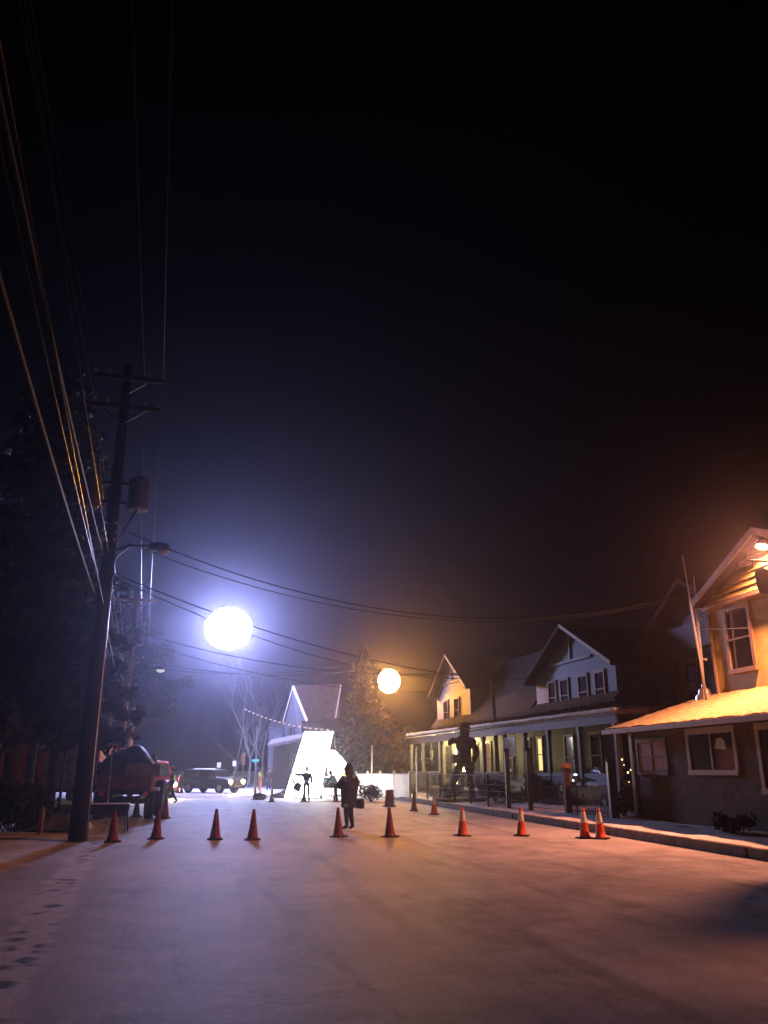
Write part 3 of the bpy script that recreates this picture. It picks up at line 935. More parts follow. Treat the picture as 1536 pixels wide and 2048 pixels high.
for a, c in zip(post_x[:-1], post_x[1:]):
    if abs(a - 16.1) < 0.1:
        continue                      # the steps
    b = MB()
    b.bx(a + 0.12, c - 0.12, -0.02, 0.05, 1.46, 1.54)
    b.bx(a + 0.12, c - 0.12, -0.01, 0.04, 0.74, 0.80)
    x = a + 0.24
    while x < c - 0.2:
        b.bx(x - 0.025, x + 0.025, -0.005, 0.035, 0.80, 1.46)
        x += 0.16
    b.build('porch_railing', M_PORCH, h1)
b = MB()
b.bx(-0.1, 7.6, -0.02, 0.05, 0.62, 1.5)
b.build('porch_skirt_wall', M_SIDING, h1)
for k in range(3):
    MB().bx(16.5, 19.0, 0.0 + k * 0.3, 0.32 + k * 0.3, 0.25, 0.58 - k * 0.13).build('porch_step', M_BROWN, h1)
MB().bx(11.5, 26.58, FY - 0.01, FY + 0.008, 0.62, 3.5).build('porch_wall', M_PORCH, h1)  # pale sheet added over the wall to show the porch glow
# door and lit windows behind the porch
dr = MB().bx(21.2, 22.3, FY, FY + 0.05, 0.62, 2.95).build('door', M_LITDOOR, h1)
b = MB()
for x0, x1, z0, z1 in ((21.08, 21.2, 0.62, 3.05), (22.3, 22.42, 0.62, 3.05), (21.2, 22.3, 2.95, 3.05)):
    b.bx(x0, x1, FY, FY + 0.09, z0, z1)
b.build('door_frame', M_TRIM, dr)
MB().ball((21.32, FY + 0.09, 1.6), 0.04, 8, 6).build('handle', M_GALV, dr)
for x0, x1, gl in ((19.2, 20.0, M_GLASS), (17.2, 18.0, M_CURTAIN), (14.2, 15.0, M_GLASS), (12.0, 12.8, M_GLASS), (10.6, 11.1, M_LIT), (7.4, 8.2, M_GLASS), (5.0, 5.8, M_GLASS), (24.0, 24.9, M_GLASS)):
    window_part(h1, x0, x1, FY, 1.35 if gl is not M_LIT else 1.6, 3.05, M_TRIM, gl, 'sash')
b = MB()
b.bx(22.9, 23.15, FY + 0.002, FY + 0.05, 0.8, 2.9)
b.build('sidelight', M_LITDOOR, h1)


def on_h1(x, y, z):
    return h1_m @ Vector((x, y, z))


h1_m = Matrix.Translation((8.2, 29.4, 0)) @ Matrix.Rotation(R(104.6), 4, 'Z')
for k, (x, z, lab) in enumerate(((20.7, 3.42, 'glowing ceiling lantern of the porch beside the lit doorway'), (24.6, 3.44, 'glowing ceiling lantern at the far corner of the porch'))):
    t = thing('porch_lantern', lab, 'lantern', on_h1(x, -1.25, z), 0, 'lanterns of the lit porch')
    MB().tube([(0, 0, 0.18), (0, 0, 0.26)], 0.012, 6).build('hanger', M_DARKMETAL, t)
    MB().lathe([(0.13, 0.13), (0.05, 0.2), (0.02, 0.22)], 10).build('cap', M_DARKMETAL, t)
    MB().lathe([(0.06, -0.1), (0.10, -0.05), (0.11, 0.12)], 10).build('globe', M_BULB, t, smooth=True)
# paper notice hung between the porch posts
nt_ = thing('notice_board', 'blank pale notice board hanging under the porch eave between dark posts', 'sign', on_h1(8.95, 0.18, 2.62), R(14.6 + 90))
MB().bx(-0.62, 0.62, 0, 0.03, -0.42, 0.42).build('board', M_SIGNWHITE, nt_)
b = MB()
b.tube([(-0.5, 0.015, 0.42), (-0.5, 0.0, 0.62)], 0.008, 5)
b.tube([(0.5, 0.015, 0.42), (0.5, 0.0, 0.62)], 0.008, 5)
b.build('cord', M_WIRE, nt_)
# hanging things under the porch end
for k, (x, lab) in enumerate(((23.9, 'slim pale wind chime hanging at the far end of the porch'), (22.0, 'short pale wind chime hanging near the lit doorway'))):
    t = thing('wind_chime', lab, 'wind chime', on_h1(x, -0.25, 3.2), 0, 'wind chimes on the porch')
    MB().lathe([(0.09, -0.42), (0.09, -0.38)], 10).build('disc', M_TRIM, t)
    b = MB()
    b.tube([(0, 0, 0), (0, 0, -0.4)], 0.006, 5)
    for q in range(5):
        a = q * 2 * PI / 5
        b.tube([(0.07 * math.cos(a), 0.07 * math.sin(a), -0.42), (0.07 * math.cos(a), 0.07 * math.sin(a), -0.85 - 0.06 * q)], 0.014, 6)
    b.build('chime_tube', M_GALV, t)

# ------------------------------------------------------------------ dark lilac house between them
h2 = house_frame('dark_gabled_house', 'dark lilac sided house with a deep gable behind the orange lit house', 0, 0)
b = MB()
b.bx(24.7, 30.2, -26, -17.4, 0.2, 5.85)
b.extr([(24.7, -17.38, 5.8), (30.2, -17.38, 5.8), (30.2, -17.38, 6.4), (27.2, -17.38, 8.2), (24.7, -17.38, 6.8)], (0, -8, 0))
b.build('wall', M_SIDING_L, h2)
b = MB()
for xe, ze_ in ((23.35, 6.25), (31.66, 5.9)):
    b.extr([(27.2, -16.9, 8.45), (xe, -16.9, ze_), (xe, -16.9, ze_ + 0.15), (27.2, -16.9, 8.62)], (0, -9.5, 0))
b.build('roof', M_SHINGLE, h2)
b = MB()
b.extr([(24.0, -17.2, 5.95), (31.2, -17.2, 5.95), (29.6, -17.2, 6.9), (24.0, -17.2, 6.9)], (0, -0.16, 0))
b.build('gable_skirt', M_BROWN, h2)
for xe, ze_ in ((23.35, 6.25), (31.66, 5.9)):
    b = MB()
    b.extr([(27.2, -16.9, 8.43), (xe, -16.9, ze_ - 0.02), (xe, -16.9, ze_ + 0.17), (27.2, -16.9, 8.64)], (0, 0.05, 0))
    b.build('rake_board', M_SHINGLE, h2)
for x0, x1 in ((28.9, 29.6), (27.4, 28.2), (25.6, 26.4)):
    window_part(h2, x0, x1, -17.4, 4.1, 5.5, M_BROWN, M_GLASS, 'sash')
b = MB()
b.add([(24.7, -16.3, 3.55), (30.3, -16.3, 3.55), (30.3, -17.4, 3.8), (24.7, -17.4, 3.8), (24.7, -16.3, 3.4), (30.3, -16.3, 3.4), (30.3, -17.4, 3.45), (24.7, -17.4, 3.45)],
      [(0, 1, 2, 3), (4, 7, 6, 5), (0, 4, 5, 1), (1, 5, 6, 2), (0, 3, 7, 4)])
b.build('porch_roof', M_BROWN, h2)
vs = []
for j in range(5):
    for i in range(31):
        u, v = i / 30, j / 4
        vs.append((24.7 + 5.6 * u, -16.32 - 1.05 * v, 3.59 + 0.25 * v + rd.uniform(0, 0.02)))
fs = [(j * 31 + i, j * 31 + i + 1, (j + 1) * 31 + i + 1, (j + 1) * 31 + i) for j in range(4) for i in range(30)]
MB().add(vs, fs).build('porch_roof_snow', M_SNOW, h2, smooth=True)
for x in (24.9, 27.5, 30.1):
    MB().bx(x - 0.06, x + 0.06, -16.46, -16.34, 0.2, 3.4).build('porch_post', M_BROWN, h2)
window_part(h2, 28.2, 29.4, -17.4, 1.2, 2.8, M_BROWN, M_GLASS, 'sash')
MB().bx(25.6, 26.6, -17.4, -17.34, 0.3, 2.6).build('door', M_BROWN, h2)

# ------------------------------------------------------------------ distant house behind the glowing screen
o3 = at(600, 1560, 76)
o3.z = 0.0
h3 = thing('far_gabled_house', 'pale lilac gabled house with white edged roof rising behind the glowing screen', 'house', o3)


def q3(px, py, Y):
    return at(px, py, Y) - o3


ap, er, elf = q3(585, 1373, 75), q3(613, 1442, 75), q3(565, 1445, 78)
ap2, er2 = q3(680, 1371, 80), q3(669, 1436, 78.5)
dn = Vector((0, 0, -1))
b = MB()
gb = [er + Vector((0, 0.15, 0)), ap + Vector((0, 0.25, -0.15)), elf + Vector((0.2, 0.1, 0))]
foot_r, foot_l = gb[0].copy(), gb[2].copy()
foot_r.z = foot_l.z = 0
b.extr([foot_r, gb[0], gb[1], gb[2], foot_l], (1.2, 5, 0))
r2 = er2 + Vector((0.2, 0.3, -0.1))
r2f = r2.copy()
r2f.z = 0
b.extr([foot_r + Vector((0.05, 0.1, 0)), er + Vector((0.05, 0.35, -0.1)), r2, r2f], (0.5, 4, 0))
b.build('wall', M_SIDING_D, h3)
b = MB()
nr = (er - ap).cross(ap2 - ap).normalized()
if nr.z < 0:
    nr = -nr
b.extr([ap, er, er2, ap2], nr * 0.14)
b.extr([ap, elf, elf + Vector((5, 6, 0)), ap2], Vector((0, 0, 0.14)))
b.build('roof', mat('snow_dusted_roof', (0.13, 0.13, 0.17), 0.7, scale=2, bump=0.5, bscale=8, col2=(0.07, 0.07, 0.09)), h3)
b = MB()
for p, q in ((ap, er), (ap2, er2), (ap, elf)):
    d = nr * 0.16
    b.tube([p + d * 0.4, q + d * 0.4], 0.13 if q is not elf else 0.05, 6)
b.build('rake_board', M_WHITEBOARD, h3)
for px, py in ((592, 1458), (581, 1470), (607, 1455)):
    c = q3(px, py, 74.9 + (613 - px) * 0.05)
    w = MB().box(c, (0.42, 0.1, 1.3)).build('window', M_TRIM, h3)
    MB().box(c + Vector((0, -0.06, 0)), (0.32, 0.03, 1.15)).build('pane', M_GLASS, w)
pl, pr_ = q3(535, 1492, 73), q3(612, 1476, 73)
b = MB()
b.extr([pl, pr_, pr_ + Vector((0, 2.5, 0.5)), pl + Vector((0, 2.5, 0.5))], (0, 0, 0.14))
b.build('porch_roof', M_ROOFDUST, h3)
b = MB()
b.extr([pl + Vector((0.2, 2.3, -0.02)), pr_ + Vector((0, 2.3, -0.02)), Vector((pr_.x, pr_.y + 2.3, 0)), Vector((pl.x + 0.2, pl.y + 2.3, 0))], (0, 0.3, 0))
b.build('porch_wall', M_STATUE, h3)
b = MB()
k1, k2 = q3(576, 1493, 72.9), q3(582, 1500, 73)
k3 = q3(582, 1538, 73)
b.tube([k1, k1 + Vector((0.05, 0, -0.15)), k2, k3, k3 + Vector((-0.5, -0.1, -0.12))], 0.07, 8)
b.build('downspout', M_TRIM, h3)
b = MB()
sa, sb = q3(536, 1456, 82), q3(566, 1461, 82)
b.extr([sa, sb, sb + Vector((0, 2, 0.6)), sa + Vector((0, 2, 0.6))], (0, 0, 0.16))
b.extr([sa + Vector((0.1, 0.2, 0)), sb + Vector((0, 0.2, 0)), Vector((sb.x, sb.y + 0.2, 0)), Vector((sa.x + 0.1, sa.y + 0.2, 0))], (0, 2, 0))
b.build('side_wing', M_SIDING_D, h3)

# ------------------------------------------------------------------ fences
GF = 'dark posts of the front yard fence'
fence_pts = [W(10.62, 44.6, 0.2), W(10.9, 38.0, 0.2), W(11.19, 31.46, 0.2), W(11.58, 30.13, 0.2), W(11.92, 27.49, 0.2)]
yf = thing('wire_fence', 'dark wire yard fence before the white house from the pickets to the orange post', 'fence', (0, 0, 0))
for i, (a, c) in enumerate(zip(fence_pts[:-1], fence_pts[1:])):
    if i == 2:
        continue
    L_ = (c - a).length
    n = max(1, round(L_ / 2.4))
    for k in range(n + 1):
        p = a.lerp(c, k / n)
        MB().tube([p + Vector((0, 0, -0.2)), p + Vector((0, 0, 1.25))], 0.045, 8).build('fence_post', M_FENCE, yf)
    b = MB()
    for z in (0.1, 0.35, 0.6, 0.85, 1.1, 1.2):
        b.tube([a + Vector((0, 0, z)), c + Vector((0, 0, z))], 0.012 if z < 1.15 else 0.025, 5)
    x = 0.15
    while x < L_:
        p = a.lerp(c, x / L_)
        b.tube([p + Vector((0, 0, 0.08)), p + Vector((0, 0, 1.2))], 0.008, 4)
        x += 0.17
    b.build('fence_mesh', M_FENCE, yf)
for i, lab in ((2, 'tall dark fence post left of the driveway opening'), (3, 'tall dark fence post right of the driveway opening')):
    p = fence_pts[i]
    b = MB()
    b.box((0, 0, 0.95), (0.17, 0.17, 2.3))
    b.lathe([(0.12, 2.1), (0.13, 2.14), (0.02, 2.26)], 4, (0, 0, 0))
    tag(b.build('fence_post', M_DARKMETAL, None, bevel=0.01, loc=p), lab, 'post', GF)
gp = fence_pts[4]
t = thing('gate_post', 'orange brown wooden gate post with a pale snowy cap beside the slatted gate', 'post', gp, ROAD)
MB().box((0, 0, 0.72), (0.2, 0.2, 1.5)).build('post_shaft', M_WOODPOST, t, bevel=0.012)
b = MB()
b.lathe([(0.2, 1.47), (0.22, 1.5), (0.2, 1.58), (0.1, 1.66)], 10)
b.build('post_cap', M_TAN, t)
ge = W(12.35, 24.93, 0.2)
tag(MB().box((0, 0, 0.8), (0.26, 0.26, 1.75)).lathe([(0.17, 1.67), (0.19, 1.72), (0.03, 1.82)], 10).build('gate_post', M_DARKMETAL, None, bevel=0.012, loc=ge), 'thick dark gate post between the slatted gate and the brown wall', 'post')
gt = thing('driveway_gate', 'low slatted gate with thin upright bars across the driveway', 'gate', (0, 0, 0))
a, c = gp.lerp(ge, 0.06), gp.lerp(ge, 0.93)
b = MB()
for z in (0.12, 0.86):
    b.tube([a + Vector((0, 0, z)), c + Vector((0, 0, z))], 0.022, 6)
b.build('gate_frame', M_WOODPOST, gt)
b = MB()
n = 24
for k in range(n + 1):
    p = a.lerp(c, k / n)
    b.tube([p + Vector((0, 0, 0.05)), p + Vector((0, 0, 0.95))], 0.016, 6)
b.build('gate_bars', M_WOODPOST, gt)
# white picket fence
pk = thing('picket_fence', 'low white picket fence between the bushy tree and the porch', 'fence', (0, 0, 0))
pa, pb = G(712, 1588, 0.1), G(820, 1597, 0.15)
L_ = (pb - pa).length
b = MB()
x = 0.05
dpk = (pb - pa).normalized()
ang = math.atan2(dpk.y, dpk.x)
while x < L_:
    p = pa + dpk * x
    q = Matrix.Rotation(ang, 3, 'Z')
    prof = [(-0.062, 0.0), (0.062, 0.0), (0.062, 1.2), (0.0, 1.3), (-0.062, 1.2)]
    b.extr([p + q @ Vector((u, -0.012, v)) for u, v in prof], q @ Vector((0, 0.024, 0)))
    x += 0.14
b.build('pickets', M_PICKET, pk)
b = MB()
for z in (0.3, 1.0):
    m_ = (pa + pb) / 2 + Vector((0, 0, z))
    b.box(m_ + Matrix.Rotation(ang, 3, 'Z') @ Vector((0, 0.04, 0)), (L_, 0.05, 0.09), ang)
b.build('fence_rail', M_PICKET, pk)
for k in range(5):
    p = pa.lerp(pb, k / 4) + Vector((0, 0.07, 0))
    MB().box(p + Vector((0, 0, 0.68)), (0.12, 0.12, 1.36), ang).lathe([(0.09, 1.36), (0.02, 1.46)], 4, p).build('fence_post', M_PICKET, pk)
for px, y0, y1, Y, lab in ((744, 1492, 1590, 51, 'thin bare metal pole behind the left part of the picket fence'), (834, 1496, 1600, 45, 'thin bare metal pole in front of the far porch corner')):
    p = at(px, y1, Y)
    p.z = 0
    h = at(px, y0, Y).z
    tag(MB().tube([(0, 0, -0.1), (0, 0, h)], 0.04, 8).lathe([(0.05, h), (0.03, h + 0.05)], 8).build('metal_pole', M_GALV, None, loc=p), lab, 'pole')


# ------------------------------------------------------------------ trees
def leafset(b, p, r, n, rd, size, droop=0.2):
    for _ in range(n):
        d = Vector((rd.gauss(0, 1), rd.gauss(0, 1), rd.gauss(0, 0.7)))
        d = d.normalized() * (r * rd.random() ** 0.5)
        c = p + d
        a = Vector((rd.gauss(0, 1), rd.gauss(0, 1), rd.gauss(0, 1) - droop)).normalized()
        t = a.orthogonal().normalized()
        s = size * rd.uniform(0.6, 1.4)
        w = s * rd.uniform(0.22, 0.4)
        b.add([c - a * s * 0.5, c + t * w, c + a * s * 0.5, c - t * w], [(0, 1, 2, 3)])


def conifer(label, loc, h, r, seed, m=M_NEEDLE, name='conifer_tree', z0=0.08, n_br=110, lean=(0, 0), density=1.0, group=None, leaf=0.26, power=0.85, tr=0.2):
    rd = random.Random(seed)
    t = thing(name, label, 'tree', loc, 0, group)
    tb = MB()
    tb.tube([(0, 0, -0.2), (lean[0] * 0.3, lean[1] * 0.3, h * 0.4), (lean[0], lean[1], h * 0.97)], [tr, tr * 0.7, 0.02], 10)
    cb = MB()
    lb = MB()
    for k in range(n_br):
        f = (k + rd.random()) / n_br
        z = h * (z0 + (0.99 - z0) * f)
        ln = r * ((1 - f) ** power + 0.05) * rd.uniform(0.6, 1.12)
        a = k * 2.39996 + rd.uniform(-0.4, 0.4)
        p0 = Vector((lean[0] * f, lean[1] * f, z))
        d = Vector((math.cos(a), math.sin(a), 0))
        tip = p0 + d * ln + Vector((0, 0, -ln * rd.uniform(0.02, 0.35) + 0.15 * ln))
        mid = p0.lerp(tip, 0.5) + Vector((0, 0, ln * 0.08))
        lb.tube([p0, mid, tip], [0.035 * (1.2 - f), 0.022 * (1.2 - f), 0.006], 4, False)
        ns = max(3, int(ln * 4.2))
        for q in range(ns):
            u = (q + 0.6) / ns
            if rd.random() < 0.1:
                continue
            pp = p0.lerp(tip, u) + Vector((0, 0, ln * 0.08 * math.sin(u * PI)))
            leafset(cb, pp, 0.16 + 0.26 * min(1.0, ln / 2.5) * (1 - 0.45 * u), int(13 * density), rd, leaf)
    tb.build('trunk', M_BARK, t, smooth=True)
    lb.build('limbs', M_BARK, t)
    cb.build('crown', m, t)
    return t


def pine(label, loc, h, spots, seed, m=M_NEEDLE, group=None, tr=0.22):
    """tall pine with a bare lower trunk and separate clumps: spots = [(dx, dy, z, radius)]"""
    rd = random.Random(seed)
    t = thing('pine_tree', label, 'tree', loc, 0, group)
    MB().tube([(0, 0, -0.2), (0.1, 0, h * 0.5), (0.0, 0, h)], [tr, tr * 0.7, 0.03], 10).build('trunk', M_BARK, t, smooth=True)
    lb, cb = MB(), MB()
    for dx, dy, z, r in spots:
        tip = Vector((dx, dy, z))
        p0 = Vector((0.05, 0, max(0.5, z - abs(dx) * 0.35 - 0.4)))
        mid = p0.lerp(tip, 0.55) + Vector((0, 0, -0.1))
        lb.tube([p0, mid, tip], [0.07, 0.045, 0.012], 6, False)
        for q in range(int(16 * r / 0.5)):
            d = Vector((rd.gauss(0, 1), rd.gauss(0, 0.8), rd.gauss(0, 0.55))) * r * 0.55
            lb.tube([mid.lerp(tip, rd.random()), tip + d], [0.015, 0.005], 3, False)
            leafset(cb, tip + d, r * 0.42, 60, rd, 0.15)
    lb.build('limbs', M_BARK, t)
    cb.build('crown', m, t)
    return t


conifer('very tall dark spruce filling the left edge above the red trailer', at(10, 1640, 27).xy.to_3d(), 16.5, 3.6, 11, n_br=170, leaf=0.34, z0=0.16, power=0.62, tr=0.3)
conifer('dark bronze tinged spruce just left of the thick utility pole', at(95, 1630, 30).xy.to_3d(), 9.6, 2.3, 23, M_NEEDLE2, n_br=110, z0=0.26, leaf=0.28, power=0.6)
rd = random.Random(5)
sp_ = [(0.6, -0.2, 4.3, 0.8), (1.7, 0.2, 4.0, 0.75), (2.4, 0, 4.5, 0.55), (2.9, 0.1, 4.75, 0.4), (1.2, -0.3, 5.2, 0.8), (1.9, 0, 5.9, 0.6), (0.3, 0.3, 6.3, 0.9), (-0.9, 0, 5.4, 0.9),
       (-0.7, 0.2, 7.2, 0.8), (0.5, 0, 7.6, 0.7), (-1.6, 0.1, 4.3, 0.8), (-0.2, 0, 8.4, 0.6), (2.3, 0.2, 3.5, 0.5), (0.1, -0.4, 3.7, 0.6), (1.1, 0.2, 6.9, 0.45), (-2.1, 0.2, 6.2, 0.8)]
pine('dark pine with ragged branches reaching right behind the utility pole', at(200, 1600, 51).xy.to_3d(), 13.6, [(a * 1.52, b_, z * 1.5 - 0.3, r * 1.42) for a, b_, z, r in sp_], 31)
sp2 = [(dx * 0.8 - 0.4, dy, z * 0.92, r * 0.85) for dx, dy, z, r in sp_[::2]] + [(1.2, 0, 4.0, 0.6), (2.0, 0, 4.9, 0.45)]
pine('bronze lit pine with a thin trunk behind the red trailer', at(52, 1600, 40).xy.to_3d(), 8.6, [(dx, dy, z * 0.98, r * 1.2) for dx, dy, z, r in sp2], 37, M_NEEDLE2)
conifer('orange lit bushy evergreen between the glowing screen and the street lamp', Vector((-1.68, 57.4, 0)), 10.0, 2.35, 41, M_NEEDLE, 'evergreen_tree', 0.03, 150, (0.25, 0), 1.1, None, 0.30, 0.6)
conifer('lower round evergreen on the right, under the orange street lamp', Vector((0.2, 58.2, 0)), 5.4, 2.0, 43, M_NEEDLE2, 'evergreen_tree', 0.03, 90, (0.0, 0), 1.1, None, 0.30, 0.5)
conifer('dark low evergreen filling the gap left of the lit porch', Vector((2.0, 68, 0)), 5.0, 2.4, 47, M_SHRUB, 'evergreen_tree', 0.03, 80, (0.0, 0), 1.1, None, 0.30, 0.5)


def bare_tree(label, loc, h, seed, m=M_PALEBARK, spread=0.5, r0=0.15):
    rd = random.Random(seed)
    t = thing('bare_tree', label, 'tree', loc, rd.uniform(0, 6), 'bare trees beyond the crossing')
    tr_, cb = MB(), MB()

    def branch(p, d, ln, r, depth, mb):
        pts, rs = [p], [r]
        q = p.copy()
        dd = d.copy()
        for k in range(4):
            dd = (dd + Vector((rd.gauss(0, 0.13), rd.gauss(0, 0.13), rd.gauss(0.05, 0.06)))).normalized()
            q = q + dd * ln / 4
            pts.append(q.copy())
            rs.append(max(0.006, r * (1 - 0.16 * (k + 1))))
        mb.tube(pts, rs, 6 if depth < 2 else 4, False)
        if depth >= 4:
            return
        for k in range(3 if depth else 4):
            i = rd.choice((2, 3, 4)) if depth else rd.choice((1, 2, 3, 4))
            nd = (dd + Vector((rd.gauss(0, spread), rd.gauss(0, spread), rd.uniform(0.0, 0.5)))).normalized()
            branch(pts[i], nd, ln * rd.uniform(0.5, 0.75), rs[i] * 0.6, depth + 1, cb)
    branch(Vector((0, 0, -0.1)), Vector((rd.gauss(0, 0.05), rd.gauss(0, 0.05), 1)).normalized(), h * 0.5, r0, 0, tr_)
    tr_.build('trunk', m, t, smooth=True)
    cb.build('crown', m, t)
    return t


for px, Y, h, sd, lab in ((497, 84, 11.5, 3, 'pale bare tree with forked trunk, leftmost behind the crossing'), (512, 86, 12, 9, 'tall pale bare tree, second from the left behind the crossing'),
                          (523, 88, 11, 12, 'pale bare tree, third from the left behind the crossing'), (552, 92, 11, 15, 'slim bare tree close beside the far gabled house'),
                          (470, 95, 10, 19, 'faint hazy bare tree, left of the brighter bare trees')):
    p = at(px, 1560, Y)
    p.z = 0
    bare_tree(lab, p, h, sd, r0=0.17)


def shrub(label, loc, r, seed, m=M_SHRUB, n=900, size=0.14, name='shrub'):
    rd = random.Random(seed)
    t = thing(name, label, 'shrub', loc)
    st = MB()
    for k in range(9):
        a = rd.uniform(0, 2 * PI)
        st.tube([(0, 0, -0.05), (r[0] * 0.6 * math.cos(a), r[1] * 0.6 * math.sin(a), r[2] * rd.uniform(0.8, 1.5))], [0.03, 0.008], 5, False)
    st.build('stems', M_BARK, t)
    b = MB()
    lobes = [(Vector((rd.uniform(-0.5, 0.5) * r[0], rd.uniform(-0.5, 0.5) * r[1], r[2] * rd.uniform(0.45, 1.25))), rd.uniform(0.35, 0.6)) for _ in range(14)]
    for _ in range(n):
        c, s = rd.choice(lobes)
        d = Vector((rd.gauss(0, 1), rd.gauss(0, 1), rd.gauss(0, 1))).normalized() * s * rd.random() ** 0.4
        leafset(b, c + Vector((d.x * r[0], d.y * r[1], d.z * r[2])), 0.05, 2, rd, size)
    b.build('foliage', m, t)
    return t


p = G(40, 1672)
shrub('dark round shrub at the left edge in front of the red trailer', p + Vector((-0.45, 0.6, 0)), (1.2, 1.0, 0.78), 3, n=1700)
shrub('small dark leafless bush before the white picket fence', G(742, 1603), (0.75, 0.6, 0.55), 7, n=500, size=0.12)
shrub('low dark bushes at the foot of the brown wall near the right edge', W(12.2, 18.6, 0.2), (0.5, 0.9, 0.28), 9, n=500, size=0.1)
shrub('small dark bush beside the thick gate post', W(13.0, 25.6, 0.2), (0.5, 0.5, 0.5), 12, n=300, size=0.1)
shrub('dark clipped hedge bush at the feet of the statue', W(12.6, 37.2, 0.3), (1.0, 1.6, 0.55), 13, n=800, size=0.12)
shrub('dark hedge bush in front of the porch skirt, right of the statue', W(13.2, 33.6, 0.3), (0.8, 1.8, 0.75), 14, n=800, size=0.12)
shrub('dark bush along the porch railing left of the statue', W(12.0, 42.6, 0.3), (0.7, 1.4, 0.4), 15, n=500, size=0.12)
# small lit fir by the driveway
ft = conifer('small dark fir with a few warm fairy lights at the end of the driveway', W(14.9, 26.6, 0.2), 3.0, 0.78, 51, M_SHRUB, 'fir_tree', 0.06, 60, density=0.9, leaf=0.16, tr=0.08)
for px, py in ((1244, 1519), (1248, 1530), (1262, 1540), (1256, 1545), (1258, 1564)):
    pos = at(px, py, ft.location.y - 0.75) - ft.location
    MB().ball(pos, 0.032 if py < 1560 and py != 1530 else 0.018, 8, 6).build('fairy_light', M_BULB2, ft, smooth=True)

# ------------------------------------------------------------------ stand-in globe for the film light, orange street lamp
bl = thing('film_light_globe', 'huge glowing white globe standing in for a film light above the crossing', 'film light', at(457, 1257, 70))  # globe and tethers made up in place of a film light array
b = MB()
n, m_ = 40, 24
vs, fs = [], []
for i in range(m_ + 1):
    th = PI * i / m_
    for k in range(n):
        a = 2 * PI * k / n
        g = 1 + 0.02 * math.cos(8 * a) * math.sin(th)
        vs.append((2.0 * math.sin(th) * math.cos(a) * g, 2.0 * math.sin(th) * math.sin(a) * g, 1.82 * math.cos(th)))
for i in range(m_):
    for k in range(n):
        k2 = (k + 1) % n
        fs.append((i * n + k, (i + 1) * n + k, (i + 1) * n + k2, i * n + k2))
b.add(vs, fs)
b.build('glow_globe', M_FILMGLOBE, bl, smooth=True)
MB().lathe([(0.28, -1.89), (0.30, -1.85), (0.30, -1.80), (0.1, -1.77)], 14).build('base_ring', M_DARKMETAL, bl)
b = MB()
hb = bl.location.z
for dx, dy in ((6.5, 3.0), (-6.0, 4.0), (0.5, 8.0)):
    b.tube(sag_pts((0, 0, -1.87), (dx, dy, -hb + 0.02), 0.3, 14), 0.010, 5)
b.build('tether', M_WIRE_S, bl)

LP = Vector((-1.2, 61.2, 0))
lpos = at(778, 1362, 60.2)
sl_ = thing('street_lamp', 'tall street lamp with its orange bloom built as a globe beside the bushy evergreen', 'street lamp', LP)
lt = at(736, 1322, 61.2).z
MB().tube([(0, 0, -0.1), (0, 0, 4), (0, 0, lt)], [0.15, 0.12, 0.09], 12).build('lamp_pole', M_FENCE, sl_, smooth=True)
d = lpos - LP
b = MB()
b.tube([(0, 0, d.z + 0.75), (d.x * 0.5, d.y * 0.5, d.z + 1.05), (d.x, d.y, d.z + 0.9)], 0.04, 8)
b.build('lamp_arm', M_DARKMETAL, sl_)
MB().lathe([(0.34, 0.62), (0.30, 0.72), (0.12, 0.86), (0.06, 0.95)], 14, d).build('lamp_cap', M_DARKMETAL, sl_, smooth=True)
MB().ball(d, (0.80, 0.80, 0.86), 24, 14).build('bloom_globe', M_SODIUM, sl_, smooth=True)  # globe enlarged to take in the lamp's bloom

# ------------------------------------------------------------------ cross-street wires
GX = 'wires crossing the street overhead'
mast_top = base + tpm * 0.86
r1 = P1 + Vector((0.55, -0.2, 7.6))
wire('upper dark service wire crossing the street from the transformer pole to the service mast', [(r1 + Vector((0, 0, 0.05)), mast_top, 1.55)], 0.017, M_WIRE, GX)
wire('lower dark service wire hanging just under the upper service wire', [(r1 + Vector((0, 0, -0.25)), mast_top + Vector((0, 0, -0.1)), 1.45)], 0.012, M_WIRE, GX)
h1t = h1_m @ Vector((7.3, FY + 0.8, 5.6))
wire('dark wire from the lamp arm pole to the right gable of the white house', [(P1 + Vector((0.1, -0.1, 6.6)), h1t, 0.9)], 0.018, M_WIRE, GX)
wire('dark wire sagging just below, from the lamp arm pole to the leaning pole', [(P1 + Vector((0.1, -0.1, 6.5)), topR + Vector((0, 0, -0.3)), 1.0)], 0.015, M_WIRE, GX)
wire('dark wire from the orange lit pole passing the film light to the leaning pole', [(P2 + Vector((0.2, -0.1, 8.3)), topR + Vector((0, 0, -0.05)), 0.9)], 0.024, M_WIRE, GX)
wire('dark wire from the orange lit pole to the left gable of the white house', [(P2 + Vector((0.2, -0.1, 7.9)), h1_m @ Vector((24.9, FY + 0.8, 6.6)), 0.8)], 0.02, M_WIRE, GX)
wire('lowest dark wire from the orange lit pole to the street lamp pole', [(P2 + Vector((0.2, -0.1, 6.9)), LP + Vector((0, 0, lt - 0.5)), 0.7)], 0.022, M_WIRE, GX)
wire('dark wire from the distant pole to the tip of the street lamp pole', [(P3 + Vector((0.1, 0, 9.0)), LP + Vector((0, 0, lt)), 0.8)], 0.024, M_WIRE, GX)
wire('left service wire from the transformer pole into the dark spruce', [(P1 + Vector((-0.1, -0.1, 7.75)), at(20, 1070, 26), 0.5)], 0.024, M_WIRE, GX)
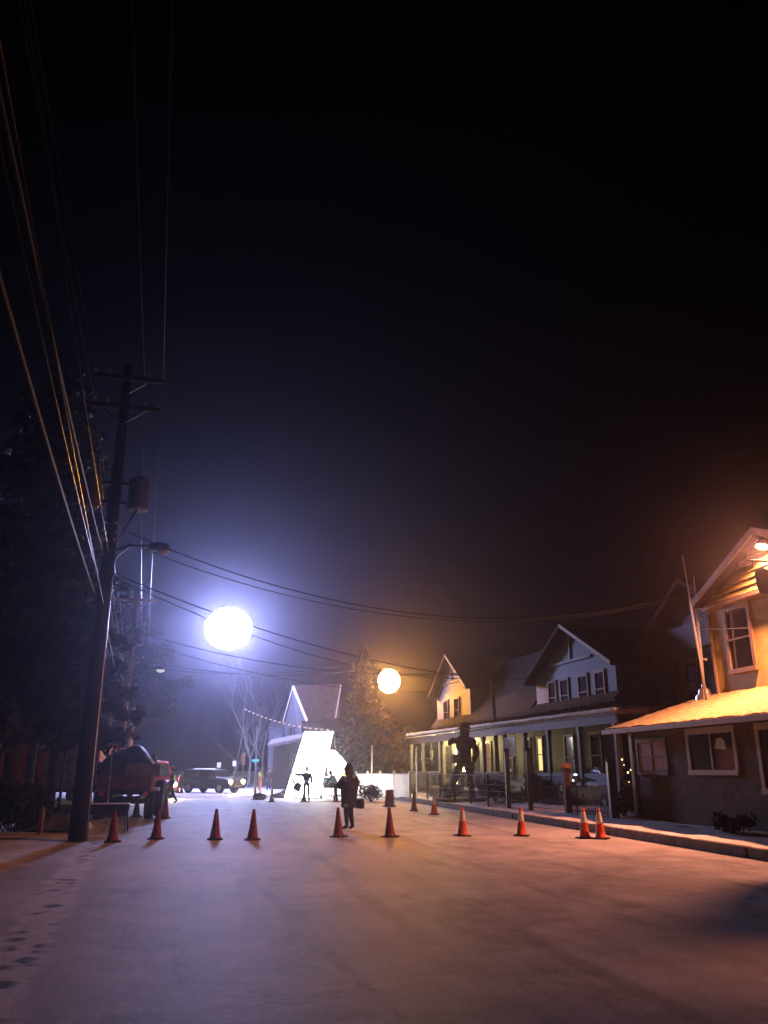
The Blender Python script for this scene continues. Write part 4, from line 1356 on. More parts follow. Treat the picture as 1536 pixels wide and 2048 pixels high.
# string of pinkish lights
s0, s1 = at(492, 1418, 70), at(668, 1459, 55)
sl2 = thing('string_lights', 'drooping string of small pinkish lights from the bare trees to the evergreen', 'string lights', (0, 0, 0))
pts = sag_pts(s0, s1, 0.35, 18)
MB().tube(pts, 0.012, 5).build('cord', M_WIRE, sl2)
for p in pts[:-1]:
    MB().ball((p.x, p.y, p.z - 0.05), (0.11, 0.05, 0.05), 8, 6).build('string_bulb', M_STRING, sl2, smooth=True)


# ------------------------------------------------------------------ people
def skin_mesh(nodes, edges, sub=1, root=0):
    """nodes: [(pos, radius)], grown with a Skin modifier and baked to one mesh"""
    me = bpy.data.meshes.new('skin_tmp')
    me.from_pydata([tuple(p) for p, _ in nodes], edges, [])
    o = bpy.data.objects.new('skin_tmp', me)
    COL.objects.link(o)
    sk = o.modifiers.new('skin', 'SKIN')
    sk.use_smooth_shade = True
    sk.branch_smoothing = 0.6
    for i, (_, r) in enumerate(nodes):
        me.skin_vertices[0].data[i].radius = r if isinstance(r, tuple) else (r, r)
        me.skin_vertices[0].data[i].use_root = (i == root)
    if sub:
        s = o.modifiers.new('sub', 'SUBSURF')
        s.levels = s.render_levels = sub
    dg = bpy.context.evaluated_depsgraph_get()
    out = bpy.data.meshes.new_from_object(o.evaluated_get(dg))
    bpy.data.objects.remove(o)
    return out


def obj_mesh(name, me, m, parent):
    me.name = name
    me.materials.clear()
    me.materials.append(m)
    me.shade_smooth()
    o = bpy.data.objects.new(name, me)
    COL.objects.link(o)
    o.parent = parent
    return o


def V(*a):
    return Vector(a)


def person(label, loc, rz, h=1.75, pose=None, jacket=M_BLACKCLOTH, trousers=M_JEANS, boots=M_RUBBER, head=None, coat=False, vest=None, bulk=1.0, group=None):
    """local +y is where the person faces; pose overrides joints given for a 1.75 m body"""
    J = dict(pelvis=V(0, 0, .95), waist=V(0, 0, 1.08), chest=V(0, 0.0, 1.30), neck=V(0, 0.0, 1.47), jaw=V(0, 0.025, 1.56), head=V(0, 0.02, 1.66), crown=V(0, 0.0, 1.74),
             shL=V(-.19, 0, 1.41), elL=V(-.25, -.03, 1.13), wrL=V(-.25, .06, .88), shR=V(.19, 0, 1.41), elR=V(.25, -.03, 1.13), wrR=V(.25, .06, .88),
             hpL=V(-.095, 0, .90), knL=V(-.11, .03, .50), anL=V(-.12, -.02, .09), toL=V(-.14, .17, .04), hpR=V(.095, 0, .90), knR=V(.11, .03, .50), anR=V(.12, -.02, .09), toR=V(.14, .17, .04))
    for k, v in (pose or {}).items():
        J[k] = V(*v)
    k = h / 1.75
    J = {a: v * k for a, v in J.items()}
    t = thing('person', label, 'person', loc, rz, group)
    nodes, edges, ix = [], [], {}

    def nd(nm, p, r, fr=None):
        ix[nm] = len(nodes)
        nodes.append((p, r))
        if fr is not None:
            edges.append((ix[fr], ix[nm]))
    nd('pelvis', J['pelvis'], (.15 * k, .11 * k))
    nd('waist', J['waist'], (.13 * k, .10 * k), 'pelvis')
    nd('chest', J['chest'], (.155 * k, .11 * k), 'waist')
    nd('neck', J['neck'], .052 * k, 'chest')
    nd('jaw', J['jaw'], (.062 * k, .068 * k), 'neck')
    nd('head', J['head'], (.078 * k, .094 * k), 'jaw')
    nd('crown', J['crown'], .055 * k, 'head')
    f = Vector((0, 1, 0))
    for s in 'LR':
        nd('sh' + s, J['sh' + s], .062 * k, 'chest')
        nd('el' + s, J['el' + s], .042 * k, 'sh' + s)
        nd('wr' + s, J['wr' + s], .028 * k, 'el' + s)
        d = (J['wr' + s] - J['el' + s]).normalized()
        sd = d.cross(f).normalized() if abs(d.dot(f)) < 0.9 else Vector((1, 0, 0))
        palm = J['wr' + s] + d * .075 * k
        nd('pm' + s, palm, (.036 * k, .018 * k), 'wr' + s)
        curl = d.cross(sd).normalized()
        for q, (o, ln) in enumerate(((-.027, .066), (-.009, .078), (.009, .072), (.026, .055))):
            a = palm + sd * o * k + d * .02 * k
            bb = a + d * ln * .55 * k
            nd('f%s%d' % (s, q), a, .009 * k, 'pm' + s)
            nd('g%s%d' % (s, q), bb, .0085 * k, 'f%s%d' % (s, q))
            nd('h%s%d' % (s, q), bb + (d * .7 + curl * .6).normalized() * ln * .45 * k, .007 * k, 'g%s%d' % (s, q))
        th = J['wr' + s] + d * .035 * k - sd * .03 * k
        nd('t' + s, th, .010 * k, 'pm' + s)
        nd('u' + s, th + (d * .7 - sd * .6).normalized() * .05 * k, .008 * k, 't' + s)
        nd('hp' + s, J['hp' + s], .088 * k, 'pelvis')
        nd('kn' + s, J['kn' + s], .058 * k, 'hp' + s)
        nd('an' + s, J['an' + s], .04 * k, 'kn' + s)
        nd('to' + s, J['to' + s], (.04 * k, .03 * k), 'an' + s)
    body = skin_mesh(nodes, edges, 1)
    bm = bmesh.new()
    bm.from_mesh(body)
    hd = J['head']
    fd = (J['jaw'] - J['neck'])
    for s in (-1, 1):                 # eyes, ears, nose
        bmesh.ops.create_uvsphere(bm, u_segments=8, v_segments=6, radius=.012 * k, matrix=Matrix.Translation(hd + Vector((s * .032 * k, .086 * k, .0))))
        bmesh.ops.create_uvsphere(bm, u_segments=8, v_segments=6, radius=.024 * k, matrix=Matrix.Translation(hd + Vector((s * .078 * k, 0, -.015 * k))) @ Matrix.Diagonal((.4, .8, 1.3, 1)))
    bmesh.ops.create_cone(bm, segments=6, radius1=.018 * k, radius2=.006 * k, depth=.05 * k, cap_ends=True, matrix=Matrix.Translation(hd + Vector((0, .10 * k, -.03 * k))) @ Matrix.Rotation(R(-20), 4, 'X'))
    bmesh.ops.create_uvsphere(bm, u_segments=8, v_segments=5, radius=.022 * k, matrix=Matrix.Translation(hd + Vector((0, .078 * k, -.072 * k))) @ Matrix.Diagonal((1.1, .5, .35, 1)))
    bm.to_mesh(body)
    bm.free()
    obj_mesh('body', body, M_SKIN, t)
    # jacket
    nodes, edges, ix = [], [], {}
    hem = J['pelvis'] + V(0, 0, -.07 * k)
    nd('pelvis', hem, (.19 * k * bulk, .145 * k * bulk))
    if coat:
        nd('hem', J['pelvis'] + V(0, 0.0, -.40 * k), (.20 * k * bulk, .16 * k * bulk), 'pelvis')
    nd('chest', J['chest'], (.20 * k * bulk, .15 * k * bulk), 'pelvis')
    nd('neck', J['neck'] + V(0, 0, -.01), .075 * k, 'chest')
    for s in 'LR':
        nd('sh' + s, J['sh' + s] + V(0, 0, -.01), .083 * k * bulk, 'chest')
        nd('el' + s, J['el' + s], .066 * k * bulk, 'sh' + s)
        nd('wr' + s, J['wr' + s].lerp(J['el' + s], .06), .048 * k * bulk, 'el' + s)
    obj_mesh('coat' if coat else 'jacket', skin_mesh(nodes, edges, 2), jacket, t)
    nodes, edges, ix = [], [], {}
    nd('waist', J['pelvis'].lerp(J['waist'], .9), (.15 * k, .115 * k))
    nd('pelvis', J['pelvis'], (.165 * k, .125 * k), 'waist')
    for s in 'LR':
        nd('hp' + s, J['hp' + s] + V(0, 0, -.03), .105 * k, 'pelvis')
        nd('kn' + s, J['kn' + s], .078 * k, 'hp' + s)
        nd('an' + s, J['an' + s].lerp(J['kn' + s], .1), .062 * k, 'kn' + s)
    obj_mesh('trousers', skin_mesh(nodes, edges, 2), trousers, t)
    for s in 'LR':
        nodes, edges, ix = [], [], {}
        nd('a', J['an' + s].lerp(J['kn' + s], .35), .058 * k)
        nd('b', J['an' + s], .058 * k, 'a')
        nd('c', J['to' + s].lerp(J['an' + s], .45) + V(0, 0, .01), (.055 * k, .05 * k), 'b')
        nd('d', J['to' + s], (.05 * k, .04 * k), 'c')
        obj_mesh('boot', skin_mesh(nodes, edges, 1), boots, t)
    if vest:
        nodes, edges, ix = [], [], {}
        nd('a', J['pelvis'] + V(0, 0, .08 * k), (.21 * k * bulk, .165 * k * bulk))
        nd('b', J['chest'], (.215 * k * bulk, .168 * k * bulk), 'a')
        nd('c', J['neck'] + V(0, 0, -.07 * k), (.15 * k, .10 * k), 'b')
        obj_mesh('vest', skin_mesh(nodes, edges, 2), vest, t)
    hb = MB()
    hp = J['head']
    if head == 'hood':
        hb.ball((hp.x, hp.y - .015 * k, hp.z - .01 * k), (.122 * k, .125 * k, .15 * k), 16, 10)
        hb.lathe([(.11 * k, -.22 * k), (.12 * k, -.12 * k), (.10 * k, -.05 * k)], 14, (hp.x, hp.y - .025 * k, hp.z))
        hb.build('hood', jacket, t, smooth=True)
    else:
        hr = MB().ball((hp.x, hp.y - .018 * k, hp.z + .01 * k), (.093 * k, .102 * k, .11 * k), 14, 9, 0.02)
        hr.lathe([(.075 * k, -.12 * k), (.085 * k, -.02 * k)], 12, (hp.x, hp.y - .03 * k, hp.z))
        hr.build('hair', M_BLACKCLOTH, t, smooth=True)
        if head == 'cap':
            hb.ball((hp.x, hp.y - .005, hp.z + .03 * k), (.100 * k, .116 * k, .092 * k), 14, 8, half=True)
            hb.box((hp.x, hp.y + .13 * k, hp.z + .035 * k), (.14 * k, .1 * k, .015))
            hb.build('cap', M_NAVY, t, smooth=True)
        elif head == 'helmet':
            hb.ball((hp.x, hp.y, hp.z + .02 * k), (.115 * k, .135 * k, .125 * k), 14, 8, half=True)
            hb.lathe([(.14 * k, 0), (.14 * k, .02)], 14, (hp.x, hp.y, hp.z + .02 * k))
            hb.build('hat', M_CONE, t, smooth=True)
    return t


# hooded bystander, seen from behind, turned a little left, hands raised in front
pz = G(697, 1660)
pp = person('person in a long dark hooded coat standing among the cones, seen from behind', pz, R(38), 1.78,
            dict(elL=(-.27, .10, 1.14), wrL=(-.10, .30, 1.18), elR=(.28, .04, 1.13), wrR=(.06, .30, 1.12), head=(0, .03, 1.66), knL=(-.06, .04, .50), anL=(-.05, .0, .09), toL=(-.06, .2, .04), knR=(.07, .01, .50), anR=(.08, -.08, .09), toR=(.10, .10, .04)),
            M_BLACKCLOTH, M_BLACKCLOTH, M_RUBBER, 'hood', True, None, 1.6)
ph = thing('camera', 'small dark camera held by the hooded person', 'camera', pz + Matrix.Rotation(R(38), 3, 'Z') @ Vector((-.02, .40, 1.17)), R(38))
MB().box((0, 0, 0), (.13, .05, .085)).build('camera_body', M_DARKMETAL, ph, bevel=0.008)
MB(Matrix.Translation((0, .06, 0)) @ Matrix.Rotation(R(-90), 4, 'X')).lathe([(.03, -.03), (.034, .03)], 12).build('lens', M_RUBBER, ph)
bg = thing('shoulder_bag', 'dark shoulder bag hanging at the hooded person\'s right hip', 'bag', pz + Matrix.Rotation(R(38), 3, 'Z') @ Vector((.34, -.06, .70)), R(38))
MB().box((0, 0, 0), (.14, .34, .28)).build('bag_body', M_BAG, bg, bevel=0.05)
MB().tube([(0, -.13, .12), (-.07, -.12, .45), (-.22, -.05, .75)], .014, 5).build('strap', M_BAG, bg)

person('silhouetted person with an outstretched left arm before the glowing screen', G(612, 1604), R(0), 1.78,
       dict(elL=(-.47, .02, 1.33), wrL=(-.70, .06, 1.43), shR=(.19, 0, 1.41), elR=(.27, -.02, 1.13), wrR=(.28, .03, .88), hpL=(-.1, 0, .9), anL=(-.13, -.02, .09), anR=(.15, .02, .09), knR=(.13, .02, .5)),
       M_NAVY, M_JEANS, M_RUBBER, 'cap', False, None, 1.25)
person('person in a yellow high visibility vest walking behind the old truck', G(341, 1608), R(95), 1.76,
       dict(knL=(-.1, .22, .52), anL=(-.1, .22, .10), toL=(-.1, .42, .05), knR=(.1, -.04, .5), anR=(.1, -.28, .14), toR=(.1, -.12, .04), wrL=(-.25, .2, .98), wrR=(.26, -.1, .9)),
       M_NAVY, M_JEANS, M_RUBBER, 'helmet', False, M_HIVIS)
person('person in an orange work suit with yellow vest standing far down the street', G(519, 1583), R(-60), 1.78,
       dict(elL=(-.26, .1, 1.15), wrL=(-.08, .25, 1.1), elR=(.26, .1, 1.15), wrR=(.08, .25, 1.1)), M_KHAKI, M_ORANGECLOTH, M_ORANGECLOTH, 'cap', False, M_HIVIS)
person('dim person in dark clothes standing right of the orange suited worker', G(537, 1581), R(170), 1.74, None, M_BLACKCLOTH, M_JEANS, M_RUBBER, None)
person('barely visible person in brown far behind the dim bystander', G(551, 1576), R(160), 1.72, None, M_KHAKI, M_JEANS, M_RUBBER, None)
person('person in a cream jacket standing half hidden behind the thick utility pole', G(190, 1622, 0.1), R(-40), 1.80,
       dict(elR=(.27, .05, 1.15), wrR=(.1, .24, 1.12), elL=(-.27, .05, 1.15), wrL=(-.1, .24, 1.12)), M_CREAM, M_KHAKI, M_RUBBER, 'cap')
person('crew member in a teal coat bending by the bright film lamp', G(672, 1601), R(70), 1.75,
       dict(waist=(0, .05, 1.06), chest=(0, .18, 1.22), neck=(0, .30, 1.33), jaw=(0, .37, 1.39), head=(0, .40, 1.48), crown=(0, .41, 1.56), shL=(-.19, .22, 1.30), shR=(.19, .22, 1.30),
            elL=(-.24, .36, 1.08), wrL=(-.2, .55, .98), elR=(.24, .34, 1.06), wrR=(.2, .5, .92), anL=(-.15, -.1, .09), toL=(-.16, .1, .04)), M_TEAL, M_JEANS, M_RUBBER, None)
person('crew member in an orange jacket partly hidden by the hooded person', G(689, 1596), R(150), 1.75, None, M_ORANGECLOTH, M_JEANS, M_RUBBER, 'helmet')

# the statue: a giant striding figure
st_p = W(11.8, 39.3, 0.25)
k = 1.93


def statue():
    t = thing('statue', 'giant dark statue of a figure with legs apart standing in the front yard', 'statue', st_p, R(25))
    nodes, edges, ix = [], [], {}

    def nd(nm, p, r, fr=None):
        ix[nm] = len(nodes)
        nodes.append((Vector(p) * k, tuple(q * k for q in r) if isinstance(r, tuple) else r * k))
        if fr:
            edges.append((ix[fr], ix[nm]))
    nd('pelvis', (0, 0, .95), (.19, .15))
    nd('waist', (0.0, 0, 1.10), (.16, .13), 'pelvis')
    nd('chest', (0.0, 0, 1.36), (.23, .17), 'waist')
    nd('neck', (0.02, 0, 1.53), .085, 'chest')
    nd('head', (0.03, .0, 1.66), (.115, .13), 'neck')
    nd('crown', (0.03, .0, 1.78), .09, 'head')
    nd('shL', (-.24, 0, 1.44), .10, 'chest')
    nd('elL', (-.40, .05, 1.36), .085, 'shL')
    nd('wrL', (-.30, .10, 1.40), .07, 'elL')
    nd('shR', (.25, 0, 1.44), .10, 'chest')
    nd('elR', (.36, -.02, 1.16), .075, 'shR')
    nd('wrR', (.31, .06, .92), .055, 'elR')
    nd('haR', (.31, .10, .84), .06, 'wrR')
    nd('hpL', (-.13, 0, .88), .13, 'pelvis')
    nd('knL', (-.28, .05, .50), .095, 'hpL')
    nd('anL', (-.45, .0, .10), .075, 'knL')
    nd('toL', (-.53, .12, .05), .07, 'anL')
    nd('hpR', (.13, 0, .88), .125, 'pelvis')
    nd('knR', (.18, .05, .50), .09, 'hpR')
    nd('anR', (.20, .0, .10), .075, 'knR')
    nd('toR', (.22, .14, .05), .07, 'anR')
    so = obj_mesh('statue_figure', skin_mesh(nodes, edges, 3), M_STATUE, t)
    tx = bpy.data.textures.new('hewn', 'CLOUDS')
    tx.noise_scale = 0.22
    dm = so.modifiers.new('hewn', 'DISPLACE')
    dm.texture = tx
    dm.strength = 0.22
    dm.mid_level = 0.5
    MB().lathe([(.145 * k, 1.70 * k), (.20 * k, 1.71 * k), (.15 * k, 1.74 * k), (.12 * k, 1.84 * k), (.06 * k, 1.88 * k)], 16, (.03 * k, 0, 0)).build('hat', M_STATUE, t, smooth=True)
    b = MB()
    b.box((-.23 * k, .10 * k, .98 * k), (.12 * k, .14 * k, .22 * k))
    b.build('satchel', M_STATUE, t, bevel=0.05)
    MB().lathe([(1.3, -0.25), (1.3, 0.06), (1.2, 0.1)], 20, (-.3, .05, 0)).build('plinth', M_KERB, t)


statue()


# ------------------------------------------------------------------ vehicles
def wheel(parent, x, y, r, w, side):
    Mx = Matrix.Translation((x, y, r)) @ Matrix.Rotation(R(90) * side, 4, 'Y')
    wl = MB(Mx).lathe([(r * 0.45, -w * 0.45), (r * 0.62, -w / 2), (r * 0.93, -w / 2), (r, -w * 0.3), (r, w * 0.3), (r * 0.93, w / 2), (r * 0.62, w / 2), (r * 0.6, w * 0.3)], 24).build('wheel', M_RUBBER, parent, smooth=False)
    b = MB(Mx)
    b.lathe([(r * 0.6, w * 0.28), (r * 0.58, w * 0.36), (r * 0.2, w * 0.32), (r * 0.14, w * 0.44), (0.02, w * 0.46)], 16)
    for q in range(5):
        a = q * 2 * PI / 5
        b.box((r * 0.38 * math.cos(a), r * 0.38 * math.sin(a), w * 0.38), (r * 0.42, r * 0.12, w * 0.1), a)
    b.build('rim', M_GALV, wl)
    return wl


def car(name, label, cat, loc, rz, paint, suv=True, lights=True, snow=True, L=4.8, w=0.95, hh=1.80, head=None, tail=None):
    """front towards local +y"""
    t = thing(name, label, cat, loc, rz)
    zb, zbelt = 0.32, 1.08 if suv else 0.92
    a = L / 2
    if suv:
        prof = [(-a, .45), (-a, 1.0), (-a + .08, 1.12), (-a + .30, hh - .08), (-a + .55, hh), (.35, hh), (.75, hh - .06), (1.15, 1.16), (1.3, 1.10), (a - .35, 1.02), (a - .1, .92), (a, .75), (a, .45), (a - .15, .32), (-a + .15, .32)]
        side = [(-a + .36, 1.16), (-a + .52, hh - .14), (.38, hh - .12), (.68, hh - .16), (1.02, 1.16)]
    else:
        prof = [(-a, .42), (-a, .85), (-a + .15, .95), (-a + .75, 1.0), (-a + 1.35, hh - .05), (-a + 1.7, hh), (.15, hh), (.45, hh - .05), (1.15, .98), (a - .3, .86), (a - .05, .75), (a, .42), (a - .15, .3), (-a + .15, .3)]
        side = [(-a + 1.0, 1.02), (-a + 1.48, hh - .12), (.12, hh - .1), (.38, hh - .14), (.95, 1.02)]

    def hw(z):
        if z <= zbelt:
            return w * (1 - 0.05 * (1 - (z - zb) / (zbelt - zb)))
        return w * (1 - 0.20 * (z - zbelt) / (hh - zbelt))
    b = MB()
    n = len(prof)
    vs = [(-hw(z), y, z) for y, z in prof] + [(hw(z), y, z) for y, z in prof]
    fs = [(i, (i + 1) % n, n + (i + 1) % n, n + i) for i in range(n)]
    fs += [tuple(range(n))[::-1], tuple(range(n, 2 * n))]
    b.add(vs, fs)
    b.build('body', paint, t, bevel=0.045)
    for s in (-1, 1):                 # side glass: front and rear panes
        xs = [p[0] for p in side]
        mid = (min(xs) + max(xs)) / 2

        def clip(pts, lo, hi):
            out = []
            m = len(pts)
            for i in range(m):
                p, q = pts[i], pts[(i + 1) % m]
                for lim, sg in ((lo, 1), (hi, -1)):
                    pass
                out.append(p)
            return out
        z_lo, z_hi = side[0][1], side[1][1]
        for y0, y1, yt0, yt1 in ((side[0][0], mid - .05, side[1][0], mid - .05), (mid + .05, side[-1][0], mid + .05, side[-2][0])):
            MB().extr([(s * (hw(z_lo) - .012), y0, z_lo), (s * (hw(z_lo) - .012), y1, z_lo), (s * (hw(z_hi) - .004), yt1, z_hi), (s * (hw(z_hi) - .004), yt0, z_hi)], (s * .022, 0, 0)).build('side_window', M_GLASS, t)
    # windscreen and rear glass
    i = [q for q in range(n) if prof[q][0] > .1 and prof[q][1] > zbelt + .02][-1]
    (y0, z0), (y1, z1) = prof[i], prof[i - 1]
    nrm = Vector((0, z1 - z0, y0 - y1)).normalized()
    nrm = nrm if nrm.y > 0 else -nrm
    p0, p1 = Vector((0, y0, z0)).lerp(Vector((0, y1, z1)), .08), Vector((0, y0, z0)).lerp(Vector((0, y1, z1)), .9)
    MB().extr([(-hw(p0.z) * .9, p0.y, p0.z), (hw(p0.z) * .9, p0.y, p0.z), (hw(p1.z) * .92, p1.y, p1.z), (-hw(p1.z) * .92, p1.y, p1.z)], nrm * .015).build('windscreen', M_GLASS, t)
    q0, q1 = (Vector((0, -a + .1, 1.2)), Vector((0, -a + .29, hh - .16))) if suv else (Vector((0, -a + .85, 1.06)), Vector((0, -a + 1.3, hh - .12)))
    MB().extr([(-hw(q0.z) * .85, q0.y, q0.z), (hw(q0.z) * .85, q0.y, q0.z), (hw(q1.z) * .85, q1.y, q1.z), (-hw(q1.z) * .85, q1.y, q1.z)], (0, -.03, 0)).build('rear_window', M_GLASS, t)
    r = .37 if suv else .32
    for s in (-1, 1):
        for y in (-a + .95, a - .92):
            wheel(t, s * (w - .10), y, r, .24, s)
    for s in (-1, 1):
        MB().ball((s * (w - .22), a - .03, .80), (.17, .08, .14), 12, 8).build('headlight', head or M_GLASS, t, smooth=True)
        MB().box((s * (w - .12), -a - .005, .95), (.14, .06, .26)).build('taillight', tail or M_RED, t, bevel=0.015)
    MB().box((0, a - .02, .45), (w * 1.8, .12, .2)).build('bumper', M_DARKMETAL, t, bevel=0.03)
    MB().box((0, -a + .02, .47), (w * 1.8, .12, .2)).build('bumper', M_DARKMETAL, t, bevel=0.03)
    b = MB()
    b.box((0, a - .005, .80), (w * 1.0, .03, .16))
    b.build('grille', M_DARKMETAL, t)
    for s in (-1, 1):
        MB().box((s * (w + .06), .95 if suv else .75, zbelt + .12), (.16, .1, .13)).build('wing_mirror', paint, t, bevel=0.02)
    if snow:
        b = MB()
        y0, y1 = (-a + .5, .45) if suv else (-a + 1.6, .2)
        vs = []
        for j in range(9):
            for i_ in range(9):
                u, v = i_ / 8, j / 8
                e = min(1, 4 * min(u, 1 - u)) * min(1, 4 * min(v, 1 - v))
                vs.append(((u - .5) * 2 * hw(hh) * .97, y0 + (y1 - y0) * v, hh - .03 + .085 * e))
        b.add(vs, [(j * 9 + i_, j * 9 + i_ + 1, (j + 1) * 9 + i_ + 1, (j + 1) * 9 + i_) for j in range(8) for i_ in range(8)])
        b.build('roof_snow', M_SNOW, t, smooth=True)
    return t


suv = car('suv', 'dark SUV with snowy roof and blazing headlights stopped at the crossing', 'suv', G(420, 1586) + Vector((0, 0.3, 0)), R(-118), M_GREYCAR, True, hh=1.68, head=M_HEAD, tail=M_TAIL)
for s_ in (-1, 1):                    # the lit beams of the two headlights
    ld = bpy.data.lights.new('headlight_beam', 'SPOT')
    ld.energy = 5200
    ld.color = (1.0, 0.86, 0.66)
    ld.spot_size = R(75)
    ld.spot_blend = 0.8
    ld.shadow_soft_size = 0.08
    lo = bpy.data.objects.new('headlight_beam', ld)
    COL.objects.link(lo)
    lo.parent = suv
    lo.location = (s_ * 0.73, 2.55, 0.8)
    lo.rotation_euler = (R(82), 0, 0)
car('parked_car', 'dark parked car with a bright glint in the driveway behind the slatted gate', 'car', W(14.4, 29.6, 0.22), A_ROAD - R(84), M_BLACKCAR, False, hh=1.45, L=4.4, w=.88, snow=False)
gl = W(14.5, 29.7, 0.22)
red = car('red_car', 'red car with snow on its roof half hidden behind the old truck', 'car', at(300, 1585, 52).xy.to_3d(), R(-148), M_REDCAR, True, hh=2.15, L=4.6, head=M_HEAD, snow=True)
# two glowing shapes on an added stand paint the parked car's cold glint
t = thing('painted_glint', 'small glowing shape added as the cold glint of the dark parked car', 'glint', at(1151, 1553, 29.6), 0)
MB().ball((0, 0, .06), (.065, .04, .03), 10, 6).build('lamp_lens', M_GLINT, t, smooth=True)
MB().ball((-.09, 0, -.13), (.035, .035, .03), 10, 6).build('lamp_lens', M_GLINT, t, smooth=True)
MB().tube([(0, .08, -1.5), (0, .08, .12)], .03, 8).box((0, .07, -.02), (.2, .06, .34)).build('lamp_stand', M_DARKMETAL, t)

# old loaded truck seen from the rear corner
tk = thing('old_truck', 'rusty old utility truck loaded under a dark tarpaulin, with a large spare wheel', 'truck', at(250, 1648, 30.5).xy.to_3d(), R(13))
# local: x across, y along (front = +y)
b = MB()
for s in (-1, 1):
    b.box((s * .42, .6, .62), (.12, 4.6, .16))
for y in (-1.5, 0, 1.5):
    b.box((0, y, .62), (.84, .1, .12))
b.build('chassis', M_RUST, tk)
b = MB()
b.box((0, -.55, 1.02), (1.75, 2.5, .10))
for s in (-1, 1):
    b.box((s * .86, -.55, 1.32), (.07, 2.5, .55))
    for y in (-1.7, -1.1, -.5, .1, .6):
        b.box((s * .91, y, 1.3), (.05, .09, .6))
b.box((0, .66, 1.32), (1.75, .07, .55))
b.build('cargo_bed', M_TANRUST, tk, bevel=0.01)
b = MB()
b.box((0, -1.84, 1.30), (1.7, .07, .6))
b.box((0, -1.89, 1.5), (1.7, .05, .08))
b.box((0, -1.89, 1.1), (1.7, .05, .08))
b.build('tailgate', M_RUST, tk, bevel=0.01)
b = MB()
vs = []
rdt = random.Random(2)
nx_, ny_ = 16, 20
for j in range(ny_ + 1):
    for i in range(nx_ + 1):
        u, v = i / nx_, j / ny_
        e = (math.sin(PI * min(1, max(0, u))) ** 0.5) * (math.sin(PI * v) ** 0.35)
        vs.append(((u - .5) * 1.95, -1.95 + 2.8 * v, 1.5 + .92 * e + .10 * math.sin(u * 9 + v * 4) * e + rdt.uniform(-.03, .03)))
b.add(vs, [(j * (nx_ + 1) + i, j * (nx_ + 1) + i + 1, (j + 1) * (nx_ + 1) + i + 1, (j + 1) * (nx_ + 1) + i) for j in range(ny_) for i in range(nx_)])
b.box((0, -.55, 1.55), (1.85, 2.6, .2))
b.build('tarpaulin', M_TARP, tk, smooth=True)
b = MB()
b.extr([(-.85, .95, .75), (-.85, 2.75, .75), (-.85, 2.8, 1.35), (-.85, 1.95, 1.45), (-.85, 1.75, 2.15), (-.85, 1.0, 2.2)], (1.7, 0, 0))
b.build('cab', M_OLIVE, tk, bevel=0.05)
for s in (-1, 1):
    MB().extr([(s * .852, 1.12, 1.5), (s * .852, 1.78, 1.5), (s * .852, 1.66, 2.05), (s * .852, 1.12, 2.08)], (s * .015, 0, 0)).build('side_window', M_GLASS, tk)
MB().box((0, .985, 1.75), (1.2, .03, .45)).build('rear_window', M_GLASS, tk)
for s in (-1, 1):
    for y in (-1.15, 2.15):
        wheel(tk, s * .82, y, .47, .30, s)
    b = MB()
    b.extr([(s * .78, -1.75, .98), (s * .78, -1.55, 1.04), (s * .78, -.75, 1.04), (s * .78, -.55, .98), (s * .78, -.55, .93), (s * .78, -1.75, .93)], (s * .35, 0, 0))
    b.build('mudguard', M_TANRUST, tk)
    MB().box((s * .72, -1.9, .86), (.14, .05, .12)).build('taillight', M_RED, tk, bevel=0.01)
MB().box((0, -1.98, .62), (1.7, .12, .16)).build('bumper', M_DARKMETAL, tk, bevel=0.02)
Mx = Matrix.Translation((1.14, -.1, .66)) @ Matrix.Rotation(R(90), 4, 'Y') @ Matrix.Rotation(R(8), 4, 'X')
sw = MB(Mx).lathe([(.26, -.13), (.36, -.16), (.58, -.16), (.64, -.09), (.64, .09), (.58, .16), (.36, .16), (.26, .13)], 28).build('spare_wheel', M_RUBBER, tk)
MB(Mx).lathe([(.3, -.06), (.3, .10), (.1, .12), (.05, .14)], 18).build('rim', M_DARKMETAL, sw)
MB().box((.95, -.1, .80), (.3, .12, .12)).build('wheel_carrier', M_DARKMETAL, tk)
b = MB()                              # pale panel leaning on the load
b.box((.55, -1.97, 1.62), (1.15, .05, .42), Matrix.Rotation(R(-6), 3, 'X'))
b.build('side_panel', M_OLIVE, tk, bevel=0.01)
# table with tools in front of the truck
tb = thing('folding_table', 'low dark folding table with snow on top in front of the old truck', 'table', at(210, 1672, 23.6).xy.to_3d(), R(10))
MB().box((0, 0, .68), (1.25, .62, .05)).build('table_top', M_DARKMETAL, tb, bevel=0.01)
MB().box((0, 0, .725), (1.15, .52, .035)).build('snow_cover', M_SNOW, tb, bevel=0.015)
for sx in (-1, 1):
    for sy in (-1, 1):
        MB().tube([(sx * .5, sy * .24, .66), (sx * .55, sy * .27, 0)], .022, 6).build('leg', M_DARKMETAL, tb)
b = MB()
b.extr([(-.62, -.32, .66), (.62, -.32, .66), (.58, -.33, .42), (.2, -.34, .38), (-.3, -.33, .45), (-.6, -.32, .40)], (0, .02, 0))
b.build('table_cloth', M_TARP, tb)
# thin leaning pole beside the truck
p = at(213, 1640, 27)
p.z = 0
q = at(224, 1500, 27) - p
tag(MB().tube([(0, 0, -.05), tuple(q)], .03, 8).lathe([(.05, 0), (.05, .05)], 8, tuple(q * 0.62)).build('metal_pole', M_GALV, None, loc=p), 'thin leaning metal pole between the cream jacket and the old truck', 'pole')
